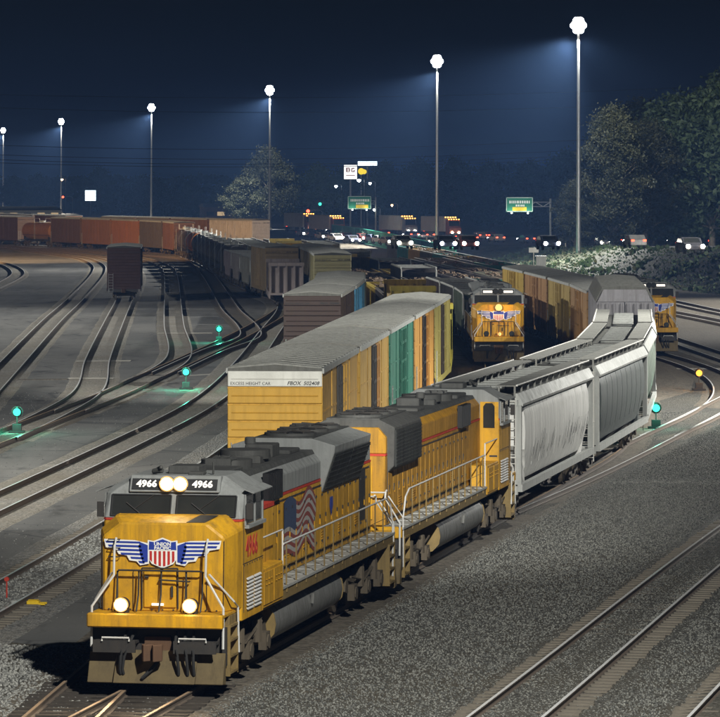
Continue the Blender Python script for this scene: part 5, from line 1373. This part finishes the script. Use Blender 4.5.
# ---------------------------------------------------------------- road vehicles
def car_proto(truck=False):
    r = empty('semi_truck' if truck else 'passenger_car')
    if truck:
        b = MB(); b.prism([(-8.2, .6), (-8.3, 1.9), (-7.6, 2.1), (-7.3, 3.4), (-6.0, 3.5), (-6.0, .6)], 'x', -1.2, 1.2); b.build('cab', 'car_paint', r, bevel=.05)
        b = MB(); b.box(-1.3, 1.3, -5.4, 8, 1.15, 4.0); b.build('trailer', 'white_paint', r, bevel=.03)
        b = MB(); b.slab([(-1.05, -7.6, 2.2), (1.05, -7.6, 2.2), (1.0, -7.35, 3.2), (-1.0, -7.35, 3.2)], (0, -1, .2), .03); b.build('windshield', 'cab_glass', r)
        b = MB()
        for x in (-1.0, -.5, 0, .5, 1.0):
            b.box(x - .09, x + .09, -7.38, -7.28, 3.42, 3.54); b.box(x - .09, x + .09, -5.45, -5.38, 3.8, 3.95)
        b.build('marker_lights', 'amber_marker', r)
        ys, hy, hz, wr, zz = (-7.4, -4.2, 5.4, 6.7), -8.32, 1.0, .5, 8.02
    else:
        b = MB(); b.prism([(-2.2, .35), (-2.25, .75), (-1.1, .95), (-.4, 1.42), (1.0, 1.45), (1.9, 1.0), (2.25, .95), (2.25, .35)], 'x', -.88, .88); b.build('body', 'car_paint', r, bevel=.06)
        b = MB(); b.slab([(-.74, -1.02, 1.0), (.74, -1.02, 1.0), (.66, -.46, 1.38), (-.66, -.46, 1.38)], (0, -.5, .8), .02)
        for sx in (-1, 1):
            b.slab([(sx * .885, -.8, 1.0), (sx * .885, 1.5, 1.03), (sx * .885, .95, 1.38), (sx * .885, -.35, 1.36)], (sx, 0, 0), .01)
        b.build('window', 'cab_glass', r)
        ys, hy, hz, wr, zz = (-1.4, 1.4), -2.27, .68, .33, 2.27
    for y in ys:
        b = MB(); disc(b, (.8 if not truck else 1.05, y, wr), (1, 0, 0), wr, .22, 12); disc(b, (-.8 if not truck else -1.05, y, wr), (1, 0, 0), wr, .22, 12); b.build('wheel', 'rubber', r)
    for sx in (-1, 1):
        b = MB(); disc(b, (sx * .66, hy, hz), (0, 1, 0), .19, .06, 12); b.build('headlight', 'car_headlamp', r)
        b = MB(); b.box(sx * .66 - .16, sx * .66 + .16, zz - .02, zz + .03, hz + .1, hz + .28); b.build('tail_light', 'car_tail', r)
    return r
CARP = car_proto(); TRUCKP = car_proto(True); used = {0: False, 1: False}
def vehicle(px, py, truck, away, col, label, group):
    d = 600.0
    for _ in range(60):
        d = .5 * d + .5 * (CAMZ - zc(d) - .7) * F / (py - HY)
    x = (px - 360) * d / F
    p = TRUCKP if truck else CARP
    o = p if not used[int(truck)] else copy_tree(p); used[int(truck)] = True
    sl = -.33 if d > 640 else -.14
    o.location = (x, d + (0 if not away else 4), zc(d) + .07); o.rotation_euler = (0, 0, math.atan(-sl) + (math.pi if away else 0)); recolor(o, col); tag(o, label, 'truck' if truck else 'car', group)
cols = [(.3, .3, .3), (.05, .05, .06), (.4, .4, .38), (.15, .03, .03), (.06, .08, .15)]
cc = [(303.5, 233.5), (316, 235), (336.5, 238), (363, 238), (374, 239), (388.5, 241.5), (418, 242.5), (431, 242), (467, 243.5), (548, 243.5), (603, 242.5), (690, 246.5)]
PLACE = ['leftmost by the big pale tree', 'second from the big pale tree', 'left of the green sign post', 'under the green sign', 'just right of the green sign', 'fourth before the mast', 'left of the second mast', 'just left of the second mast foot', 'right of the second mast', 'beside the warm lamp', 'just right of the nearest mast', 'at the right edge above the bank']
for i, (px, py) in enumerate(cc):
    vehicle(px, py, False, False, cols[i % 5], f'car with headlights on coming down the highway, {PLACE[i]}', 'oncoming cars on the highway')
for i, (px, py) in enumerate([(309, 233), (323, 236.5), (346, 237), (352, 240), (381, 240), (396, 240.5), (402, 243), (425, 240), (445, 243.5), (452, 241.5)]):
    vehicle(px, py, False, False, cols[(i + 1) % 5], f'oncoming car in the dense highway traffic, {ORD[i]} from the left', 'oncoming cars on the highway')
for i, (px, py) in enumerate([(311, 229), (333, 231), (349, 232.5), (382, 234), (411, 235.5), (427, 236), (470, 239), (497, 239)]):
    vehicle(px, py, False, True, cols[i % 5], f'car with tail lights in the far highway lanes, {ORD[i]} from the left', 'cars driving away on the highway')
for i, (px, py, w) in enumerate([(327, 232, 'left of the green sign'), (398, 232.5, 'right of the green sign'), (441, 234, 'beside the second mast'), (301, 229, 'beside the big pale tree')]):
    vehicle(px, py, True, False, ((.4, .1, .05), (.3, .3, .32), (.4, .12, .06), (.3, .1, .05))[i], f'truck with amber marker lights on the highway {w}', 'trucks on the highway')
for i, (px, py, w) in enumerate([(480, 236.5, 'right of the second mast, left one'), (489, 236.5, 'right of the second mast, right one'), (527, 240, 'below the right green sign'), (456, 238, 'closest right of the second mast'), (614, 241, 'behind the nearest mast'), (637, 243, 'between the nearest mast and the right edge'), (679, 241, 'behind the oncoming car at right'), (704, 242.5, 'at the right edge')]):
    vehicle(px, py, False, True, cols[(i + 2) % 5], f'car showing red tail lights on the highway, {w}', 'cars driving away on the highway')

# ---------------------------------------------------------------- green fence
FP = [(12.2, 515), (10.6, 555), (7.6, 610), (3.6, 680), (-1.0, 745), (-6, 800)]
ft = Track(FP); fr_ = empty('green_fence', (12.2, 515, 0)); tag(fr_, 'long green slatted fence between the yard and the highway', 'fence')
pm = MB(); pm.box(-1.2, 1.2, -.03, .03, .15, 2.5)
for k in range(8):
    pm.box(-1.18 + k * .32, -1.06 + k * .32, -.07, -.03, .15, 2.48)
pm.box(-1.22, 1.22, -.09, .05, 2.5, 2.6); PM = pm.mesh('panel', 'fence_green'); pp = MB(); pp.box(-.06, .06, -.08, .08, 0, 2.7); PP = pp.mesh('post', 'fence_green')
k = 0; d = 0
while d < ft.len - 2.6 and k < 115:
    p = ft.at(d + 1.27); u = ft.dirn(d + 1.27); a = math.atan2(u.y, u.x)
    o = link('panel', PM, fr_); o.location = (p.x - 12.2, p.y - 515, 0); o.rotation_euler = (0, 0, a)
    p = ft.at(d); o = link('post', PP, fr_); o.location = (p.x - 12.2, p.y - 515, 0); o.rotation_euler = (0, 0, a); d += 2.54; k += 1

# ---------------------------------------------------------------- trees
def make_tree(h, rad, seed, mat, n_cl, per, leaf, base=.22):
    rnd = random.Random(seed); r = empty('tree'); t = MB()
    t.tube([(0, 0, -.2), (.1, .05, h * .2), (-.1, .1, h * .45), (.1, 0, h * .8)], [h * .022, h * .017, h * .012, h * .004], 9)
    cl = []
    for k in range(n_cl):
        u = rnd.random(); z = h * (base + (1 - base) * u); prof = math.sin(math.pi * min(1, (u * .93 + .07)) ** .8) ** .7; rr = rad * prof * rnd.uniform(.35, 1.05); a = rnd.uniform(0, 6.283)
        cl.append(Vector((math.cos(a) * rr, math.sin(a) * rr, z + rnd.uniform(-.4, .4))))
    for c_ in cl[::3]:
        z0 = max(h * .12, c_.z - h * .22); mid = Vector((c_.x * .45, c_.y * .45, (z0 + c_.z) / 2 + .2)); t.tube([(0, 0, z0), mid, c_], [h * .007, h * .004, .02], 5)
    t.build('trunk', 'bark', r, smooth=True)
    L = MB()
    for c_ in cl:
        s_ = rnd.uniform(.55, 1.15) * rad * .24
        for q in range(per):
            d = Vector((rnd.gauss(0, 1), rnd.gauss(0, 1), rnd.gauss(0, .8))) * s_ * .55; p = c_ + d
            a = Vector((rnd.gauss(0, 1), rnd.gauss(0, 1), rnd.gauss(0, 1))).normalized(); b = a.cross(Vector((rnd.gauss(0, 1), rnd.gauss(0, 1), rnd.gauss(0, 1)))).normalized(); w = leaf * rnd.uniform(.6, 1.3)
            L.add([p - a * w, p + b * w * .5, p + a * w, p - b * w * .5], [(0, 1, 2, 3)])
    L.build('crown', mat, r); return r
PA = make_tree(18.5, 6.3, 1, 'leaf_pale', 170, 230, .24); PB = make_tree(12, 8.5, 2, 'leaf_pale', 120, 130, .28, .1); PC = make_tree(20, 5.2, 3, 'leaf_pale', 170, 240, .20, .12); PD = make_tree(17, 6.5, 4, 'leaf_dark', 130, 150, .32, .1)
TU = set()
def tree(p, px, d, h, wscale, label, group='trees along the highway', rot=0.0, z=0):
    o = p if p.name not in TU else copy_tree(p); TU.add(p.name)
    base = {PA: 18.5, PB: 12, PC: 20, PD: 17}[p] if p in (PA, PB, PC, PD) else 17
    k = h / base; o.location = ((px - 360) * d / F, d, z - .1); o.scale = (k * wscale, k * wscale, k); o.rotation_euler = (0, 0, rot); tag(o, label, 'tree', group)
tree(PA, 268, 943, 18.2, 1.05, 'big pale lit tree left of centre behind the highway, mast in front of it')
tree(PA, 245, 945, 12.0, 1.3, 'lower pale tree at the left foot of the big pale tree', rot=2)
tree(PB, 148, 1215, 11.6, 1.2, 'round lit tree at left behind the long car string')
tree(PC, 612, 560, 19.6, 1.0, 'tall pale lit tree at right beside the nearest mast', z=1.5)
tree(PC, 575, 560, 9.5, 1.3, 'small tree at the foot of the nearest mast, left side', rot=1.2, z=1.5)
tree(PC, 645, 575, 17.5, 1.25, 'pale edged tree right of the tall pale tree', rot=2.2, z=2)
tree(PD, 672, 590, 20.5, 1.1, 'tall dark tree right of the two pale trees', z=2)
tree(PD, 712, 580, 21.5, 1.1, 'tall dark tree at the right edge of the picture', rot=1.0, z=2)
tree(PC, 640, 640, 22, 1.5, 'broad olive tree mass at right, left of the tall dark tree', rot=.7, z=1.5)
tree(PC, 688, 620, 22, 1.6, 'broad olive tree near the right edge, behind the tall dark ones', rot=3.1, z=1.5)
tree(PD, 735, 600, 24, 1.3, 'tall dark tree cut off by the right edge', rot=2.4, z=2)
tree(PD, 655, 590, 16, 1.3, 'lower dark tree above the grass bank, right of the pale tree', rot=4, z=2)
tree(PD, 695, 585, 17, 1.4, 'lower dark tree above the grass bank near the right edge', rot=5, z=2)
dark = [(12, 1480, 12, 'at the far left edge'), (38, 1470, 13, 'second from the left edge'), (100, 1460, 15.5, 'just left of the round lit tree'), (192, 1230, 11, 'right of the round lit tree'), (222, 1200, 10.5, 'left of the big pale tree'), (318, 1010, 14.5, 'right of the big pale tree'), (345, 1060, 14, 'behind the left green sign'), (385, 1000, 15, 'right of the white sign'), (418, 1040, 16, 'left of the second mast'), (455, 1000, 16, 'right of the second mast'), (492, 980, 15, 'left of the right green sign'), (530, 930, 15, 'behind the right green sign'), (565, 900, 17, 'left of the nearest mast, far behind'), (600, 860, 20, 'behind the tall pale tree')]
for i, (px, d, h, w) in enumerate(dark):
    tree(PD, px, d, h, 1.1, f'dark tree beyond the highway {w}', rot=i * 1.7)
m = MB(); rnd = random.Random(9)
for k in range(15000):
    x = rnd.uniform(-380, 380); d = 1800 + rnd.uniform(0, 80) - abs(x) * .2; top = 12.5 + 4 * mathutils.noise.noise(Vector((x * .05, 0, 0))) + 2.5 * mathutils.noise.noise(Vector((x * .3, 3, 0))) + (5 if x > 40 else 0)
    z = top * math.sqrt(rnd.random()); p = Vector((x, d, z)); a = Vector((rnd.gauss(0, 1), rnd.gauss(0, .4), rnd.gauss(0, 1))).normalized(); b = a.cross(Vector((rnd.gauss(0, .3), 1, rnd.gauss(0, .3)))).normalized(); w = rnd.uniform(.7, 1.7)
    m.add([p - a * w, p + b * w * .7, p + a * w, p - b * w * .7], [(0, 1, 2, 3)])
tag(m.build('distant_woods', 'leaf_dark'), 'far dark line of woods on the horizon', kind='stuff')

# ---------------------------------------------------------------- signs, lamps, far buildings
def road_sign(px, py, d, w, h, label, arm):
    x = (px - 360) * d / F; z = CAMZ - (py - HY) * d / F; r = empty('road_sign', (x, d, 0)); tag(r, label, 'road sign', 'green highway signs')
    m = MB(); m.box(-w / 2, w / 2, -.06, 0, z - h / 2, z + h / 2); m.build('sign_board', 'sign_green', r)
    m = MB(); e = .07
    for a in ((-w / 2 + .05, w / 2 - .05, z + h / 2 - .12, z + h / 2 - .05), (-w / 2 + .05, w / 2 - .05, z - h / 2 + .05, z - h / 2 + .12), (-w / 2 + .05, -w / 2 + .12, z - h / 2 + .05, z + h / 2 - .05), (w / 2 - .12, w / 2 - .05, z - h / 2 + .05, z + h / 2 - .05)):
        m.box(a[0], a[1], -.075, -.061, a[2], a[3])
    m.build('sign_border', 'white_print', r)
    m = MB(); rn = random.Random(int(px)); xx = -w * .38
    while xx < w * .36:
        l = rn.uniform(.14, .3); m.box(xx, xx + l, -.075, -.061, z + h * .08, z + h * .26); xx += l + .1
    xx = -w * .14
    while xx < w * .16:
        l = rn.uniform(.12, .22); m.box(xx, xx + l, -.075, -.061, z - h * .13, z + h * .0); xx += l + .1
    m.build('sign_lettering', 'white_print', r)
    m = MB(); m.box(-w * .26 + arm[1], w * .26 + arm[1], -.08, -.061, z - h * .42, z - h * .17); m.build('yellow_plate', 'yellow_sign', r)
    m = MB(); ax = arm[0]
    m.tube([(ax, .3, zc(d)), (ax, .3, z + h * .4)], .16, 8)
    for q in (-.3, .35):
        m.tube([(ax, .3, z + q), (-w / 2, .3, z + q)], .07, 6)
    for q in range(6):
        t0 = ax + (-w / 2 - ax) * q / 6; t1 = ax + (-w / 2 - ax) * (q + 1) / 6; m.tube([(t0, .3, z - .3 if q % 2 else z + .35), (t1, .3, z + .35 if q % 2 else z - .3)], .04, 5)
    m.build('gantry', 'steel', r)
    m = MB()
    for q in (-.3, .3):
        m.box(q * w - .15, q * w + .15, -.75, -.55, z - h / 2 - .25, z - h / 2 - .1); m.tube([(q * w, 0, z - h / 2 - .2), (q * w, -.6, z - h / 2 - .2)], .03, 5)
    m.build('sign_lamp', 'steel', r)
    for q in (-.3, .3):
        bulb('sign_light', r, (q * w, -1.0, z - h / 2 - .1), 90, (.9, 1, .9), .15)
road_sign(359.5, 202.5, 790, 4.6, 2.55, 'green road sign below the white lit sign, left of the second mast', (3.2, .5))
road_sign(519.5, 204.5, 600, 4.0, 2.2, 'green road sign between the two nearest masts', (4.6, 0))
def sign_box(name, px, py, d, w, h, mat, label, pole=True, th=.4):
    x = (px - 360) * d / F; z = CAMZ - (py - HY) * d / F; r = empty(name, (x, d, 0)); tag(r, label, 'sign')
    m = MB(); m.box(-w / 2, w / 2, -th / 2, th / 2, z - h / 2, z + h / 2); m.build('lit_face', mat, r)
    m = MB()
    for x0, x1, z0, z1 in ((-w / 2 - .1, w / 2 + .1, z + h / 2, z + h / 2 + .12), (-w / 2 - .1, w / 2 + .1, z - h / 2 - .12, z - h / 2), (-w / 2 - .1, -w / 2, z - h / 2, z + h / 2), (w / 2, w / 2 + .1, z - h / 2, z + h / 2)):
        m.box(x0, x1, -th / 2 - .05, th / 2 + .05, z0, z1)
    m.build('frame', 'black_metal', r)
    m = MB(); m.tube([(0, .25, 0), (0, .25, z - h / 2)], .22, 8); m.build('pole', 'steel', r); return r, z
r, z = sign_box('lit_sign', 350.5, 172, 1000, 3.2, 3.5, 'sign_white', 'square white lit sign with dark red marks high above the highway')
m = MB()
for a in ((-1.1, -.8, .1, 1.2), (-.8, -.2, .95, 1.2), (-.8, -.25, .5, .7), (-.8, -.2, .1, .3), (-.35, -.1, .3, .95), (.2, .45, .1, 1.1), (.45, 1.0, .9, 1.15), (.45, 1.0, .1, .3), (.75, 1.05, .2, .6)):
    m.box(a[0], a[1], -.24, -.21, z + a[2] - .1, z + a[3] - .1)
m.box(-1.1, 1.1, -.24, -.21, z - .9, z - .7); m.build('sign_mark', 'red_print', r)
x = (360.5 - 360) * 1000 / F; r = empty('yellow_sign', (.3, 1000, 0)); tag(r, 'round yellow lit sign touching the square white sign', 'sign')
m = MB(); disc(m, (0, 0, 13.6), (0, 1, 0), .8, .3, 16); disc(m, (.75, 0, 13.5), (0, 1, 0), .6, .28, 14); m.build('lit_face', 'sign_yellow', r); m = MB(); m.tube([(0, .3, 0), (0, .3, 12.9)], .15, 8); m.build('pole', 'steel', r)
sign_box('lit_sign', 367.5, 163.5, 1010, 4.8, 1.05, 'sign_blue_white', 'long narrow white lit sign above the square one')
sign_box('lit_sign', 90.5, 195.5, 1290, 3.4, 3.3, 'sign_blue_white', 'square white lit sign far off at the left between the trees')
def lamp(px, py, d, mat, label, size=.22):
    x = (px - 360) * d / F; z = CAMZ - (py - HY) * d / F; r = empty('street_lamp', (x, d, 0)); tag(r, label, 'street lamp', 'small street lamps far away')
    g = zc(d) if x > 0 and d < 760 else 0
    m = MB(); m.tube([(1.2, 0, g), (1.2, 0, z + .4), (.9, 0, z + .6), (.1, 0, z + .5)], [.1, .07, .05, .04], 6); m.build('pole', 'steel', r)
    m = MB(); m.box(-.3, .4, -.15, .15, z + .32, z + .52); m.build('lamp_head', 'steel', r); m = MB(); m.tube([(0, 0, z + .32), (0, 0, z + .1), (0, 0, z - size * .5)], [size, size * 1.1, size * .3], 10); m.build('bulb', mat, r)
for px, py, d, mat, lb, sz in [(197, 204, 1250, 'street_lamp', 'small white street lamp right of the round lit tree, left one', .45), (222, 201, 1250, 'street_lamp', 'small white street lamp right of the round lit tree, right one', .45), (62, 180, 1330, 'warm_lamp', 'small lamp beside the mast far left', .4), (336, 187, 900, 'street_lamp', 'small lamp left of the white signs', .3), (359, 181, 930, 'street_lamp', 'bright lamp right under the square white sign', .42), (370, 184, 930, 'street_lamp', 'small lamp right of the bright lamp under the signs', .3), (374.5, 210.5, 850, 'street_lamp', 'small lamp at the right corner of the left green sign', .28), (557, 244, 560, 'warm_lamp', 'bright warm lamp low beside the nearest mast', .42), (392, 206, 880, 'warm_lamp', 'faint warm lamp right of the left green sign', .22), (135, 205, 1300, 'warm_lamp', 'faint lamp in front of the round lit tree', .25)]:
    lamp(px, py, d, mat, lb, sz)
for px, py, d, mat, lb in [(320, 204, 880, 'green_lamp', 'green traffic light between the pale tree and the green sign'), (296, 217, 860, 'car_tail', 'red traffic light beside the big pale tree, lower one'), (308, 211, 860, 'car_tail', 'red traffic light beside the big pale tree, upper one'), (63, 197, 1280, 'car_tail', 'red traffic light far left beside the mast')]:
    x = (px - 360) * d / F; z = CAMZ - (py - HY) * d / F; r = empty('traffic_light', (x, d, 0)); tag(r, lb, 'traffic light')
    m = MB(); m.box(-.25, .25, -.2, .2, z - .75, z + .45); m.build('housing', 'black_metal', r); m = MB(); disc(m, (0, -.22, z), (0, 1, 0), .34, .06, 12); m.build('lens', mat, r)
    m = MB(); m.tube([(0, .25, z + .2), (2.5, .25, z + .2), (3, .25, z - .2), (3, .25, 0)], .08, 6); m.build('pole', 'steel', r)
def shed(x, y, w, dp, h, rz, mat, label, nwin):
    r = empty('warehouse', (x, y, 0), rz); tag(r, label, 'building'); m = MB(); m.box(-w / 2, w / 2, 0, dp, 0, h); m.build('wall', mat, r)
    m = MB(); m.prism([(-.3, h), (dp + .3, h), (dp / 2, h + 1.0)], 'x', -w / 2 - .3, w / 2 + .3); m.build('roof', 'roof_dark', r)
    for k in range(nwin):
        xx = -w / 2 + w * (k + .5) / nwin; m = MB(); m.box(xx - 1, xx + 1, -.06, .0, 1.6, 2.7); m.build('window', 'lit_window' if k % 3 else 'cab_glass', r)
    m = MB(); m.box(-w * .08, w * .08, -.07, 0, 0, 1.5); m.build('door', 'black_metal', r)
shed(-96, 1080, 34, 14, 3.4, .35, 'concrete', 'low pale warehouse behind the far row of cars at left', 9)
shed(-120, 1010, 26, 10, 3.0, .4, 'rust_steel', 'low brown shed at the left edge behind the far row of cars', 6)
shed(-37, 1120, 12, 9, 4.0, .2, 'rust_steel', 'small building with lit windows left of the big pale tree', 4)
# ---------------------------------------------------------------- overhead wires
r = empty('power_line', (0, 800, 0)); tag(r, 'sagging overhead power wires crossing the sky behind the masts', 'power line')
for y0, ym, y1 in ((85, 97, 70), (96, 112, 84), (132, 148, 108), (141, 158, 118), (146, 163, 124), (150, 166, 130)):
    pts = []; zf = lambda py: CAMZ - (py - HY) * 800 / F
    for k in range(41):
        t = k / 40; xx = -120 + 240 * t; z = zf(y0) * (1 - t) + zf(y1) * t - 4 * t * (1 - t) * (zf((y0 + y1) / 2) - zf(ym)); pts.append((xx, 0, z))
    m = MB(); m.tube(pts, .05, 4); m.build('wire', 'wire', r)
# trackside relay cabinet and pale sign by the bank
x, y = G(541, 272); r = empty('relay_cabinet', (x, y, 0)); tag(r, 'pale relay cabinet with a round sign above the brown yellow boxcars', 'cabinet')
m = MB(); m.box(-.6, .6, -.4, .4, .1, 1.9); m.box(-.7, .7, -.5, .5, 1.9, 2.0); m.build('cabinet', 'galvanized', r, bevel=.02); m = MB(); m.box(-.5, .5, -.43, -.4, .25, 1.8); m.build('door', 'galvanized', r); m = MB(); m.tube([(-.9, 0, 0), (-.9, 0, 2.6)], .05, 6); m.box(-1.5, -.3, -.05, .05, 2.4, 3.0); m.build('sign_board', 'white_paint', r)
